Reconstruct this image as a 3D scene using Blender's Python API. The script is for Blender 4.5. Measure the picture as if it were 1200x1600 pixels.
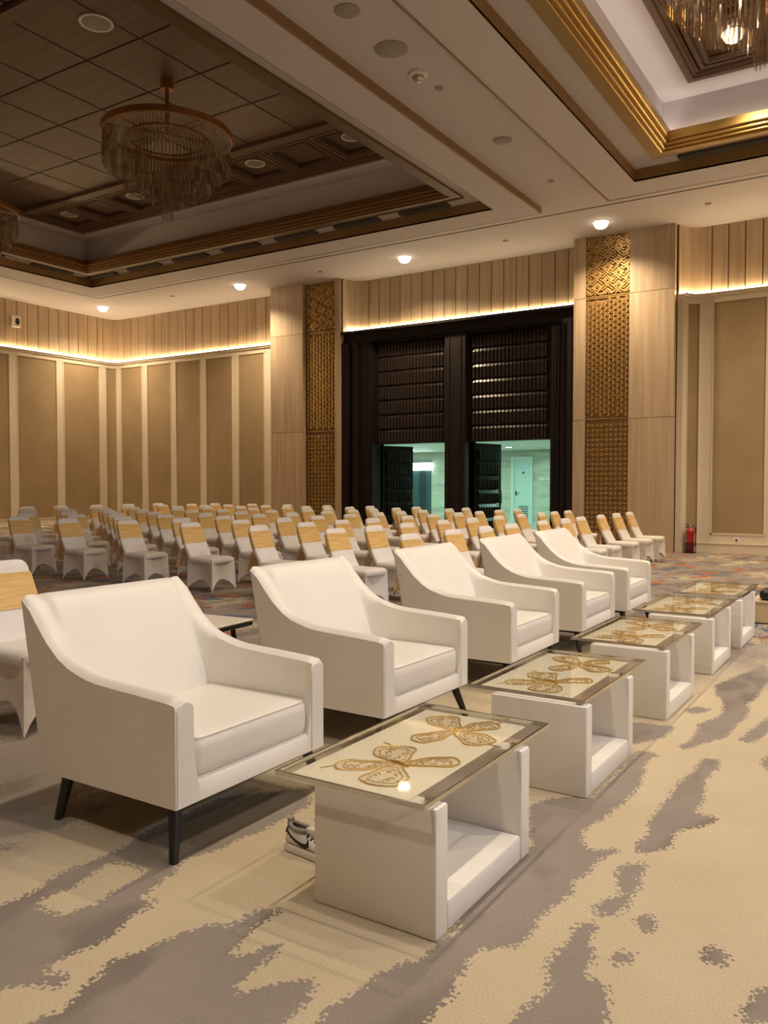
import bpy, math, random
import numpy as np
from mathutils import Vector, Matrix
random.seed(7)
R = math.radians
scene = bpy.context.scene
for o in list(bpy.data.objects):
    bpy.data.objects.remove(o)
COL = scene.collection

# ------------------------------------------------------------------ camera, light, exposure
cam_d = bpy.data.cameras.new('camera'); cam = bpy.data.objects.new('camera', cam_d); COL.objects.link(cam)
cam_d.sensor_fit = 'VERTICAL'; cam_d.sensor_height = 36.0; cam_d.lens = 1291.0 / 1600 * 36.0
cam.location = (0, 0, 1.5); cam.rotation_euler = (R(90 - 1.95), 0, R(32.512))
cam_d.clip_start = 0.05; cam_d.clip_end = 200
scene.camera = cam

world = bpy.data.worlds.new('world'); scene.world = world; world.use_nodes = True
world.node_tree.nodes['Background'].inputs[0].default_value = (1.0, 0.8, 0.6, 1)
world.node_tree.nodes['Background'].inputs[1].default_value = 0.02

vs = scene.view_settings
vs.view_transform = 'Standard'; vs.look = 'None'; vs.gamma = 1.0; vs.use_curve_mapping = False
vs.exposure = -0.17

WARM = (1.0, 0.77, 0.50); NEUT = (1.0, 0.84, 0.65); COOL = (0.78, 0.84, 1.0); LEDC = (1.0, 0.79, 0.47)
P_PERIM = 820.0      # perimeter downlights
P_COFFER = 560.0     # downlights of the lit coffer
P_STAGE = 1000.0      # cool stage spots
E_LED = 30.0         # cove strips

def spot(name, loc, target, power, color, angle, blend=0.6, radius=0.06):
    d = bpy.data.lights.new(name, 'SPOT'); d.energy = power; d.color = color
    d.spot_size = R(angle); d.spot_blend = blend; d.shadow_soft_size = radius
    o = bpy.data.objects.new(name, d); COL.objects.link(o); o.location = loc
    v = Vector(target) - Vector(loc); o.rotation_euler = v.to_track_quat('-Z', 'Y').to_euler()
    return o

# cool stage spots hung on the stage side (out of view, +X)
for yy in (1.0, 5.0, 9.0):
    spot('stage_spot', (8.5, yy, 6.3), (-3.0, yy + 0.3, 0.5), P_STAGE, COOL, 50, 0.8, 0.35)

# ------------------------------------------------------------------ materials
MAT = {}
def newmat(name):
    m = bpy.data.materials.new(name); m.use_nodes = True
    nt = m.node_tree; b = nt.nodes['Principled BSDF']; MAT[name] = m
    return m, nt, b
def N(nt, t, **kw):
    n = nt.nodes.new(t)
    for k, v in kw.items(): setattr(n, k, v)
    return n
def L(nt, a, b): nt.links.new(a, b)
def ramp(nt, fac, stops, interp='LINEAR'):
    r = N(nt, 'ShaderNodeValToRGB'); r.color_ramp.interpolation = interp
    el = r.color_ramp.elements
    el[0].position, el[0].color = stops[0][0], (*stops[0][1], 1)
    el[1].position, el[1].color = stops[-1][0], (*stops[-1][1], 1)
    for p, c in stops[1:-1]:
        e = el.new(p); e.color = (*c, 1)
    L(nt, fac, r.inputs['Fac']); return r.outputs['Color']
def coord(nt, kind='Object', scale=(1, 1, 1), rot=(0, 0, 0)):
    t = N(nt, 'ShaderNodeTexCoord'); mp = N(nt, 'ShaderNodeMapping')
    mp.inputs['Scale'].default_value = scale; mp.inputs['Rotation'].default_value = rot
    L(nt, t.outputs[kind], mp.inputs['Vector']); return mp.outputs['Vector']
def geo_pos(nt, scale=(1, 1, 1)):
    g = N(nt, 'ShaderNodeNewGeometry'); mp = N(nt, 'ShaderNodeMapping')
    mp.inputs['Scale'].default_value = scale
    L(nt, g.outputs['Position'], mp.inputs['Vector']); return mp.outputs['Vector']
def noise(nt, vec, scale, detail=3, rough=0.5, out='Fac'):
    n = N(nt, 'ShaderNodeTexNoise'); n.inputs['Scale'].default_value = scale
    n.inputs['Detail'].default_value = detail; n.inputs['Roughness'].default_value = rough
    L(nt, vec, n.inputs['Vector']); return n.outputs[out]
def bump(nt, b, h, strength=0.2, dist=0.01):
    n = N(nt, 'ShaderNodeBump'); n.inputs['Strength'].default_value = strength; n.inputs['Distance'].default_value = dist
    L(nt, h, n.inputs['Height']); L(nt, n.outputs['Normal'], b.inputs['Normal'])
def plain(name, col, rough=0.5, metal=0.0, var=0.06, nscale=6.0, bstr=0.0, bscale=200.0, spec=None, coat=0.0):
    m, nt, b = newmat(name)
    v = coord(nt)
    c0 = tuple(max(0, c * (1 - var)) for c in col); c1 = tuple(min(1, c * (1 + var)) for c in col)
    L(nt, ramp(nt, noise(nt, v, nscale), [(0.3, c0), (0.7, c1)]), b.inputs['Base Color'])
    b.inputs['Roughness'].default_value = rough; b.inputs['Metallic'].default_value = metal
    if spec is not None: b.inputs['Specular IOR Level'].default_value = spec
    if coat: b.inputs['Coat Weight'].default_value = coat
    if bstr: bump(nt, b, noise(nt, v, bscale, 2), bstr, 0.002)
    return m
def wood(name, dark, light, axis='Z', rough=0.45, scale=1.0):
    m, nt, b = newmat(name)
    s = {'Z': (9, 9, 0.35), 'X': (0.35, 9, 9), 'Y': (9, 0.35, 9)}[axis]
    v = geo_pos(nt, tuple(k * scale for k in s))
    oi = N(nt, 'ShaderNodeObjectInfo')
    add = N(nt, 'ShaderNodeVectorMath', operation='ADD'); L(nt, v, add.inputs[0])
    mul = N(nt, 'ShaderNodeMath', operation='MULTIPLY'); mul.inputs[1].default_value = 31.0
    L(nt, oi.outputs['Random'], mul.inputs[0]); L(nt, mul.outputs[0], add.inputs[1])
    n1 = noise(nt, add.outputs[0], 1.2, 6, 0.62)
    col = ramp(nt, n1, [(0.25, dark), (0.5, tuple((a + c) / 2 for a, c in zip(dark, light))), (0.75, light)])
    hs = N(nt, 'ShaderNodeHueSaturation'); L(nt, col, hs.inputs['Color'])
    mr = N(nt, 'ShaderNodeMapRange'); mr.inputs['To Min'].default_value = 0.9; mr.inputs['To Max'].default_value = 1.1
    L(nt, oi.outputs['Random'], mr.inputs['Value']); L(nt, mr.outputs[0], hs.inputs['Value'])
    L(nt, hs.outputs[0], b.inputs['Base Color']); b.inputs['Roughness'].default_value = rough
    return m
def emit(name, col, strength):
    m, nt, b = newmat(name)
    b.inputs['Base Color'].default_value = (*col, 1); b.inputs['Emission Color'].default_value = (*col, 1)
    b.inputs['Emission Strength'].default_value = strength
    return m

plain('leather', (0.80, 0.755, 0.68), 0.40, var=0.025, nscale=3, bstr=0.12, bscale=260)
plain('leather_base', (0.80, 0.76, 0.70), 0.40, var=0.03, nscale=4, bstr=0.10, bscale=220)
plain('spandex', (0.74, 0.70, 0.66), 0.75, var=0.03)
m, nt, b = newmat('sash')
v = coord(nt, 'Object', (2, 2, 30))
L(nt, ramp(nt, noise(nt, v, 2.0, 4), [(0.3, (0.60, 0.36, 0.10)), (0.7, (0.78, 0.52, 0.19))]), b.inputs['Base Color'])
b.inputs['Roughness'].default_value = 0.42; b.inputs['Sheen Weight'].default_value = 0.3
m, nt, b = newmat('organza')
b.inputs['Base Color'].default_value = (0.62, 0.36, 0.12, 1); b.inputs['Roughness'].default_value = 0.6
tr = N(nt, 'ShaderNodeBsdfTransparent'); mx = N(nt, 'ShaderNodeMixShader'); mx.inputs[0].default_value = 0.62
L(nt, tr.outputs[0], mx.inputs[1]); L(nt, b.outputs[0], mx.inputs[2]); L(nt, mx.outputs[0], nt.nodes['Material Output'].inputs[0])
plain('leg_black', (0.012, 0.011, 0.011), 0.45)
wood('oak', (0.375, 0.27, 0.175), (0.575, 0.445, 0.31), 'Z', 0.45)
wood('ceil_wood', (0.105, 0.062, 0.039), (0.165, 0.103, 0.065), 'X', 0.5)
plain('ceil_wood_dark', (0.06, 0.034, 0.02), 0.45)
plain('brown_trim', (0.24, 0.135, 0.06), 0.45, var=0.1)
m, nt, b = newmat('fabric_panel')
v = geo_pos(nt)
n1 = noise(nt, v, 1.1, 2); n2 = noise(nt, geo_pos(nt, (90, 90, 25)), 1.0, 2)
mixn = N(nt, 'ShaderNodeMath', operation='MULTIPLY_ADD'); mixn.inputs[1].default_value = 0.5
L(nt, n2, mixn.inputs[0]); L(nt, n1, mixn.inputs[2])
L(nt, ramp(nt, mixn.outputs[0], [(0.45, (0.305, 0.218, 0.118)), (1.0, (0.39, 0.285, 0.165))]), b.inputs['Base Color'])
b.inputs['Roughness'].default_value = 0.85; bump(nt, b, n2, 0.3, 0.004)
plain('cream_paint', (0.72, 0.63, 0.49), 0.45, var=0.02)
plain('ceiling_white', (0.545, 0.515, 0.54), 0.8, var=0.015, nscale=2)
plain('ledge_grey', (0.50, 0.48, 0.50), 0.7, var=0.03)
plain('vent_dark', (0.06, 0.055, 0.055), 0.6)
plain('groove', (0.02, 0.015, 0.012), 0.8)
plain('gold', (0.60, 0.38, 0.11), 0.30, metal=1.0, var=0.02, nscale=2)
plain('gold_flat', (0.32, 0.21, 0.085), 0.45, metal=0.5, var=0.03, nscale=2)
plain('gold_flat_unlit', (0.12, 0.065, 0.03), 0.5, metal=0.3, var=0.03, nscale=2)  # darkened gold_flat for the unlit left coffer, shade put into the colour
plain('gold_unlit', (0.26, 0.14, 0.055), 0.38, metal=0.7, var=0.03, nscale=2)  # same gold with the left coffer's lack of light put into its colour
plain('gold_dark', (0.30, 0.18, 0.07), 0.45, metal=0.4, var=0.08)
plain('lattice_gold', (0.56, 0.36, 0.13), 0.36, metal=0.55, var=0.10, nscale=10)
plain('lattice_back', (0.24, 0.145, 0.065), 0.6, metal=0.2, var=0.1)
plain('door_leather', (0.022, 0.014, 0.012), 0.33, var=0.1, spec=0.35)
plain('door_frame', (0.014, 0.009, 0.008), 0.6, var=0.1, spec=0.25)
plain('chrome', (0.62, 0.60, 0.57), 0.16, metal=1.0, var=0.02)
plain('steel', (0.45, 0.44, 0.43), 0.3, metal=1.0, var=0.02)
plain('white_plastic', (0.75, 0.72, 0.68), 0.4, var=0.02)
plain('disc_grey', (0.30, 0.27, 0.25), 0.6, var=0.04)
plain('black_plastic', (0.012, 0.012, 0.013), 0.4)
plain('red_paint', (0.42, 0.012, 0.012), 0.28, var=0.05, coat=0.4)
plain('red_dark', (0.13, 0.010, 0.012), 0.35, var=0.05)
plain('shoe_white', (0.74, 0.70, 0.64), 0.5, var=0.04)
plain('shoe_grey', (0.30, 0.28, 0.25), 0.9, var=0.1)
plain('laminate', (0.72, 0.68, 0.62), 0.35, var=0.03)
plain('stage_cloth', (0.72, 0.58, 0.36), 0.8, var=0.03)
# glass
m, nt, b = newmat('glass')
b.inputs['Base Color'].default_value = (0.86, 0.88, 0.84, 1); b.inputs['Roughness'].default_value = 0.03
gl = N(nt, 'ShaderNodeBsdfGlossy'); gl.inputs['Roughness'].default_value = 0.03; gl.inputs['Color'].default_value = (0.95, 0.95, 0.92, 1)
tp = N(nt, 'ShaderNodeBsdfTransparent'); tp.inputs['Color'].default_value = (0.985, 0.985, 0.97, 1)
fr = N(nt, 'ShaderNodeLayerWeight'); fr.inputs['Blend'].default_value = 0.5
pw = N(nt, 'ShaderNodeMath', operation='POWER'); pw.inputs[1].default_value = 4.0; L(nt, fr.outputs['Facing'], pw.inputs[0])
ma = N(nt, 'ShaderNodeMath', operation='MULTIPLY_ADD'); ma.inputs[1].default_value = 0.55; ma.inputs[2].default_value = 0.03; L(nt, pw.outputs[0], ma.inputs[0])
mx = N(nt, 'ShaderNodeMixShader'); L(nt, ma.outputs[0], mx.inputs[0]); L(nt, tp.outputs[0], mx.inputs[1]); L(nt, gl.outputs[0], mx.inputs[2])
L(nt, mx.outputs[0], nt.nodes['Material Output'].inputs[0])
# crystal
m, nt, b = newmat('crystal')
gl = N(nt, 'ShaderNodeBsdfGlossy'); gl.inputs['Roughness'].default_value = 0.06; gl.inputs['Color'].default_value = (0.95, 0.9, 0.8, 1)
tp = N(nt, 'ShaderNodeBsdfTransparent'); tp.inputs['Color'].default_value = (0.93, 0.90, 0.86, 1)
mx = N(nt, 'ShaderNodeMixShader'); mx.inputs[0].default_value = 0.38
L(nt, tp.outputs[0], mx.inputs[1]); L(nt, gl.outputs[0], mx.inputs[2]); L(nt, mx.outputs[0], nt.nodes['Material Output'].inputs[0])
plain('chand_metal', (0.36, 0.17, 0.07), 0.35, metal=0.7)
# embroidered cloth
m, nt, b = newmat('cream_cloth')
v = coord(nt)
n1 = noise(nt, v, 160, 2); vor = N(nt, 'ShaderNodeTexVoronoi'); vor.inputs['Scale'].default_value = 46
L(nt, v, vor.inputs['Vector'])
spk = ramp(nt, vor.outputs['Distance'], [(0.10, (1, 1, 1)), (0.22, (0, 0, 0))])
n3 = noise(nt, v, 7.0, 2); sp2 = ramp(nt, n3, [(0.47, (0, 0, 0)), (0.6, (1, 1, 1))])
mm = N(nt, 'ShaderNodeMath', operation='MULTIPLY'); L(nt, spk, mm.inputs[0]); L(nt, sp2, mm.inputs[1])
mc = N(nt, 'ShaderNodeMix', data_type='RGBA'); L(nt, mm.outputs[0], mc.inputs['Factor'])
L(nt, ramp(nt, n1, [(0.3, (0.86, 0.79, 0.62)), (0.7, (0.93, 0.87, 0.72))]), mc.inputs[6]); mc.inputs[7].default_value = (0.66, 0.53, 0.30, 1)
L(nt, mc.outputs[2], b.inputs['Base Color']); b.inputs['Roughness'].default_value = 0.7; bump(nt, b, n1, 0.3, 0.002)
m, nt, b = newmat('embroidery')
v = coord(nt); vor = N(nt, 'ShaderNodeTexVoronoi'); vor.inputs['Scale'].default_value = 42; L(nt, v, vor.inputs['Vector'])
n1 = noise(nt, v, 30, 3)
ad = N(nt, 'ShaderNodeMath', operation='ADD'); L(nt, vor.outputs['Distance'], ad.inputs[0]); L(nt, n1, ad.inputs[1])
L(nt, ramp(nt, ad.outputs[0], [(0.50, (0.62, 0.42, 0.15)), (0.68, (0.84, 0.71, 0.45)), (0.9, (0.91, 0.84, 0.66))]), b.inputs['Base Color'])
b.inputs['Roughness'].default_value = 0.4; b.inputs['Metallic'].default_value = 0.25; bump(nt, b, ad.outputs[0], 0.6, 0.004)
plain('gold_thread', (0.62, 0.41, 0.14), 0.35, metal=0.35, var=0.12, nscale=40)
plain('gold_sequin', (0.85, 0.58, 0.12), 0.22, metal=0.8, var=0.1, nscale=40)
# travertine foyer wall
m, nt, b = newmat('travertine')
n1 = noise(nt, geo_pos(nt, (0.5, 0.5, 5.0)), 1.3, 6, 0.6)
L(nt, ramp(nt, n1, [(0.3, (0.36, 0.34, 0.29)), (0.5, (0.60, 0.56, 0.47)), (0.7, (0.70, 0.66, 0.57))]), b.inputs['Base Color']); b.inputs['Roughness'].default_value = 0.35
plain('foyer_white', (0.74, 0.74, 0.70), 0.6, var=0.02)
plain('foyer_door', (0.62, 0.70, 0.68), 0.5, var=0.02)
plain('lift_steel', (0.10, 0.16, 0.18), 0.35, metal=0.6, var=0.1)
plain('lift_dark', (0.05, 0.06, 0.07), 0.4, metal=0.3)
plain('foyer_floor_stone', (0.45, 0.42, 0.36), 0.25, var=0.1)
emit('led_strip', LEDC, E_LED)
emit('cove_strip', (1.0, 0.90, 0.76), 9.0)
emit('lamp_warm', (1.0, 0.86, 0.62), 9.0)
emit('lamp_cool', (0.75, 1.0, 0.95), 14.0)
plain('lamp_off', (0.28, 0.25, 0.23), 0.4)
plain('sign_blue', (0.25, 0.42, 0.75), 0.5); plain('sign_white', (0.8, 0.82, 0.85), 0.5)

# carpet: hand placed grey cloud shapes (mesh attribute) near, woven noise further away
m, nt, b = newmat('carpet')
P = geo_pos(nt)
at = N(nt, 'ShaderNodeAttribute'); at.attribute_name = 'cloud'
sep = N(nt, 'ShaderNodeSeparateXYZ'); L(nt, P, sep.inputs[0])
def mr(src, a, b_, c=0.0, d=1.0):
    n = N(nt, 'ShaderNodeMapRange'); n.interpolation_type = 'SMOOTHSTEP'
    for k, vv in (('From Min', a), ('From Max', b_), ('To Min', c), ('To Max', d)): n.inputs[k].default_value = vv
    L(nt, src, n.inputs['Value']); return n.outputs[0]
def mth(op, a, b_=None, c=None):
    n = N(nt, 'ShaderNodeMath', operation=op)
    for i, x in enumerate((a, b_, c)):
        if x is None: continue
        if isinstance(x, (int, float)): n.inputs[i].default_value = x
        else: L(nt, x, n.inputs[i])
    return n.outputs[0]
def mixc(f, a, b_):
    n = N(nt, 'ShaderNodeMix', data_type='RGBA')
    if isinstance(f, (int, float)): n.inputs['Factor'].default_value = f
    else: L(nt, f, n.inputs['Factor'])
    for i, x in ((6, a), (7, b_)):
        if isinstance(x, tuple): n.inputs[i].default_value = (*x, 1)
        else: L(nt, x, n.inputs[i])
    return n.outputs[2]
# tufted, pixel-like edge
wn = N(nt, 'ShaderNodeTexWhiteNoise'); sn = N(nt, 'ShaderNodeVectorMath', operation='SNAP'); sn.inputs[1].default_value = (0.011, 0.011, 1.0)
L(nt, P, sn.inputs[0]); L(nt, sn.outputs[0], wn.inputs['Vector'])
dith = mth('MULTIPLY_ADD', wn.outputs['Value'], 0.55, -0.275)
near = mth('ADD', at.outputs['Fac'], dith)
near = mr(near, 0.47, 0.53)
farf = mth('MAXIMUM', mr(sep.outputs['Y'], 6.0, 8.2), mth('MAXIMUM', mr(sep.outputs['X'], -2.6, -3.6), mr(sep.outputs['X'], 0.0, 0.5)))
fn = noise(nt, geo_pos(nt, (1.3, 0.55, 1)), 1.0, 4, 0.6)
fmask = mr(mth('ADD', mth('SUBTRACT', fn, mr(sep.outputs['X'], -1.0, 0.3, 0.0, 0.10)), mth('MULTIPLY', dith, 0.25)), 0.34, 0.44)
g_mask = mth('ADD', mth('MULTIPLY', near, mth('SUBTRACT', 1.0, farf)), mth('MULTIPLY', fmask, farf))
fine = noise(nt, geo_pos(nt, (1, 1, 1)), 130, 2)
n_lo = noise(nt, geo_pos(nt, (1, 1, 1)), 2.2, 4)
cream = mixc(n_lo, (0.49, 0.40, 0.262), (0.605, 0.51, 0.365))
grey = mixc(n_lo, (0.24, 0.20, 0.168), (0.335, 0.29, 0.25))
deep = mr(noise(nt, geo_pos(nt, (1.7, 0.7, 1)), 1.4, 3), 0.52, 0.62)
grey = mixc(mth('MULTIPLY', deep, 0.55), grey, (0.145, 0.115, 0.10))
base = mixc(g_mask, cream, grey)
ob = mr(mth('ADD', noise(nt, geo_pos(nt, (1.25, 0.9, 1)), 2.1, 3, 0.55), mth('MULTIPLY', dith, 0.12)), 0.575, 0.605)
bl = mr(mth('ADD', noise(nt, geo_pos(nt, (-1.1, 1.0, 5.0)), 2.2, 3, 0.55), mth('MULTIPLY', dith, 0.12)), 0.58, 0.61)
colf = mth('MAXIMUM', mr(sep.outputs['Y'], 7.0, 8.5), mth('MULTIPLY', mr(sep.outputs['X'], -3.2, -4.2), mr(sep.outputs['Y'], 3.6, 4.6)))
base = mixc(mth('MULTIPLY', ob, mth('MULTIPLY', colf, 0.85)), base, (0.36, 0.115, 0.045))
base = mixc(mth('MULTIPLY', bl, mth('MULTIPLY', colf, 0.8)), base, (0.075, 0.115, 0.20))
hv = N(nt, 'ShaderNodeHueSaturation'); L(nt, base, hv.inputs['Color'])
L(nt, mth('MULTIPLY_ADD', fine, 0.5, 0.75), hv.inputs['Value'])
L(nt, hv.outputs[0], b.inputs['Base Color']); b.inputs['Roughness'].default_value = 0.95
b.inputs['Specular IOR Level'].default_value = 0.15
bump(nt, b, fine, 0.5, 0.006)

# ------------------------------------------------------------------ mesh builder
class MB:
    def __init__(s): s.v = []; s.f = []; s.mi = []; s.cur = 0
    def vert(s, p): s.v.append(tuple(p)); return len(s.v) - 1
    def face(s, idx): s.f.append(tuple(idx)); s.mi.append(s.cur)
    def quad(s, a, b, c, d): 
        i = len(s.v); s.v += [tuple(a), tuple(b), tuple(c), tuple(d)]; s.face((i, i + 1, i + 2, i + 3))
    def hexa(s, p):   # 8 points: bottom ring ccw, top ring ccw
        i = len(s.v); s.v += [tuple(q) for q in p]
        for f in ((3, 2, 1, 0), (4, 5, 6, 7), (0, 1, 5, 4), (1, 2, 6, 5), (2, 3, 7, 6), (3, 0, 4, 7)):
            s.face(tuple(i + k for k in f))
    def box(s, x0, x1, y0, y1, z0, z1):
        s.hexa([(x0, y0, z0), (x1, y0, z0), (x1, y1, z0), (x0, y1, z0), (x0, y0, z1), (x1, y0, z1), (x1, y1, z1), (x0, y1, z1)])
    def obox(s, c, ax, ay, az):   # centre + half axes
        c = Vector(c); ax = Vector(ax); ay = Vector(ay); az = Vector(az)
        s.hexa([c - ax - ay - az, c + ax - ay - az, c + ax + ay - az, c - ax + ay - az, c - ax - ay + az, c + ax - ay + az, c + ax + ay + az, c - ax + ay + az])
    def bevbox(s, x0, x1, y0, y1, z0, z1, r, n=2):
        # rounded box through cross sections in z, plan rounded
        def ring(ins, z):
            pts = []
            for cx, cy, a0 in ((x1 - r, y1 - r, 0), (x0 + r, y1 - r, 90), (x0 + r, y0 + r, 180), (x1 - r, y0 + r, 270)):
                for k in range(n + 1):
                    a = R(a0 + 90 * k / n); q = r - ins
                    pts.append((cx + q * math.cos(a), cy + q * math.sin(a), z))
            return pts
        rings = []
        for k in range(n + 1):
            a = R(90 * (1 - k / n)); rings.append(ring(r * (1 - math.cos(a)), z0 + r * (1 - math.sin(a))))
        for k in range(n + 1):
            a = R(90 * k / n); rings.append(ring(r * (1 - math.cos(a)), z1 - r * (1 - math.sin(a))))
        s.loft(rings, cap=True)
    def loft(s, rings, cap=False, closed=True):
        n = len(rings[0]); b = len(s.v)
        for rg in rings: s.v += [tuple(p) for p in rg]
        for i in range(len(rings) - 1):
            for k in range(n if closed else n - 1):
                k2 = (k + 1) % n
                s.face((b + i * n + k, b + i * n + k2, b + (i + 1) * n + k2, b + (i + 1) * n + k))
        if cap:
            s.face(tuple(b + k for k in reversed(range(n)))); s.face(tuple(b + (len(rings) - 1) * n + k for k in range(n)))
    def lathe(s, prof, c=(0, 0, 0), n=16, cap=True):
        s.loft([[(c[0] + r * math.cos(2 * math.pi * k / n), c[1] + r * math.sin(2 * math.pi * k / n), c[2] + z) for k in range(n)] for r, z in prof], cap=cap)
    def tube(s, pts, r, n=6, cap=True):
        pts = [Vector(p) for p in pts]; rings = []; up = None
        for i, p in enumerate(pts):
            t = (pts[min(i + 1, len(pts) - 1)] - pts[max(i - 1, 0)]).normalized()
            if up is None:
                up = t.orthogonal().normalized()
            up = (up - t * up.dot(t)).normalized(); w = t.cross(up)
            rr = r[i] if isinstance(r, (list, tuple)) else r
            rings.append([p + up * (rr * math.cos(2 * math.pi * k / n)) + w * (rr * math.sin(2 * math.pi * k / n)) for k in range(n)])
        s.loft(rings, cap=cap)
    def prism(s, poly, y0, y1, axis='Y'):
        # poly of (x,z), extruded along y
        n = len(poly); b = len(s.v)
        s.v += [(x, y0, z) for x, z in poly] + [(x, y1, z) for x, z in poly]
        s.face(tuple(b + k for k in range(n))); s.face(tuple(b + n + k for k in reversed(range(n))))
        for k in range(n):
            k2 = (k + 1) % n; s.face((b + k2, b + k, b + n + k, b + n + k2))
    def mesh(s, name, mats, smooth=None):
        me = bpy.data.meshes.new(name); me.from_pydata(s.v, [], s.f)
        for mm_ in (mats if isinstance(mats, (list, tuple)) else [mats]): me.materials.append(MAT[mm_])
        if any(s.mi): me.polygons.foreach_set('material_index', s.mi)
        me.update()
        import bmesh
        bm = bmesh.new(); bm.from_mesh(me); bmesh.ops.recalc_face_normals(bm, faces=bm.faces); bm.to_mesh(me); bm.free()
        if smooth is not None:
            me.polygons.foreach_set('use_smooth', [True] * len(me.polygons)); me.set_sharp_from_angle(angle=R(smooth))
        return me
    def build(s, name, mats, parent=None, smooth=None):
        return obj(name, s.mesh(name, mats, smooth), parent)
def obj(name, me, parent=None, loc=None):
    o = bpy.data.objects.new(name, me); COL.objects.link(o)
    if parent is not None: o.parent = parent
    if loc is not None: o.location = loc
    return o
def tag(o, label, cat, group=None):
    o['label'] = label; o['category'] = cat
    if group: o['group'] = group
    return o
def thing(name, label, cat, loc=(0, 0, 0), rz=0.0, group=None):
    o = bpy.data.objects.new(name, None); COL.objects.link(o); o.location = loc; o.rotation_euler = (0, 0, rz)
    o.empty_display_size = 0.1
    return tag(o, label, cat, group)
def struct(o): o['kind'] = 'structure'; return o
def dup(root, loc=None, rz=None, label=None, group=None):
    r = root.copy(); COL.objects.link(r)
    if loc is not None: r.location = loc
    if rz is not None: r.rotation_euler = (0, 0, rz)
    if label: r['label'] = label
    if group: r['group'] = group
    for ch in list(root.children):
        c = ch.copy(); COL.objects.link(c); c.parent = r
        for g in list(ch.children):
            d = g.copy(); COL.objects.link(d); d.parent = c
    return r
def box(name, mat, x0, x1, y0, y1, z0, z1, parent=None):
    mb = MB(); mb.box(x0, x1, y0, y1, z0, z1); return mb.build(name, mat, parent)
ORD = ['first', 'second', 'third', 'fourth', 'fifth', 'sixth', 'seventh', 'eighth', 'ninth', 'tenth', 'eleventh', 'twelfth']
# ------------------------------------------------------------------ room shell
X0, X1, Y0, Y1, C, RZ = -23.15, 10.5, -7.0, 19.1, 7.083, 6.957
YP = 18.44                                   # front plane of the pillars

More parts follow.
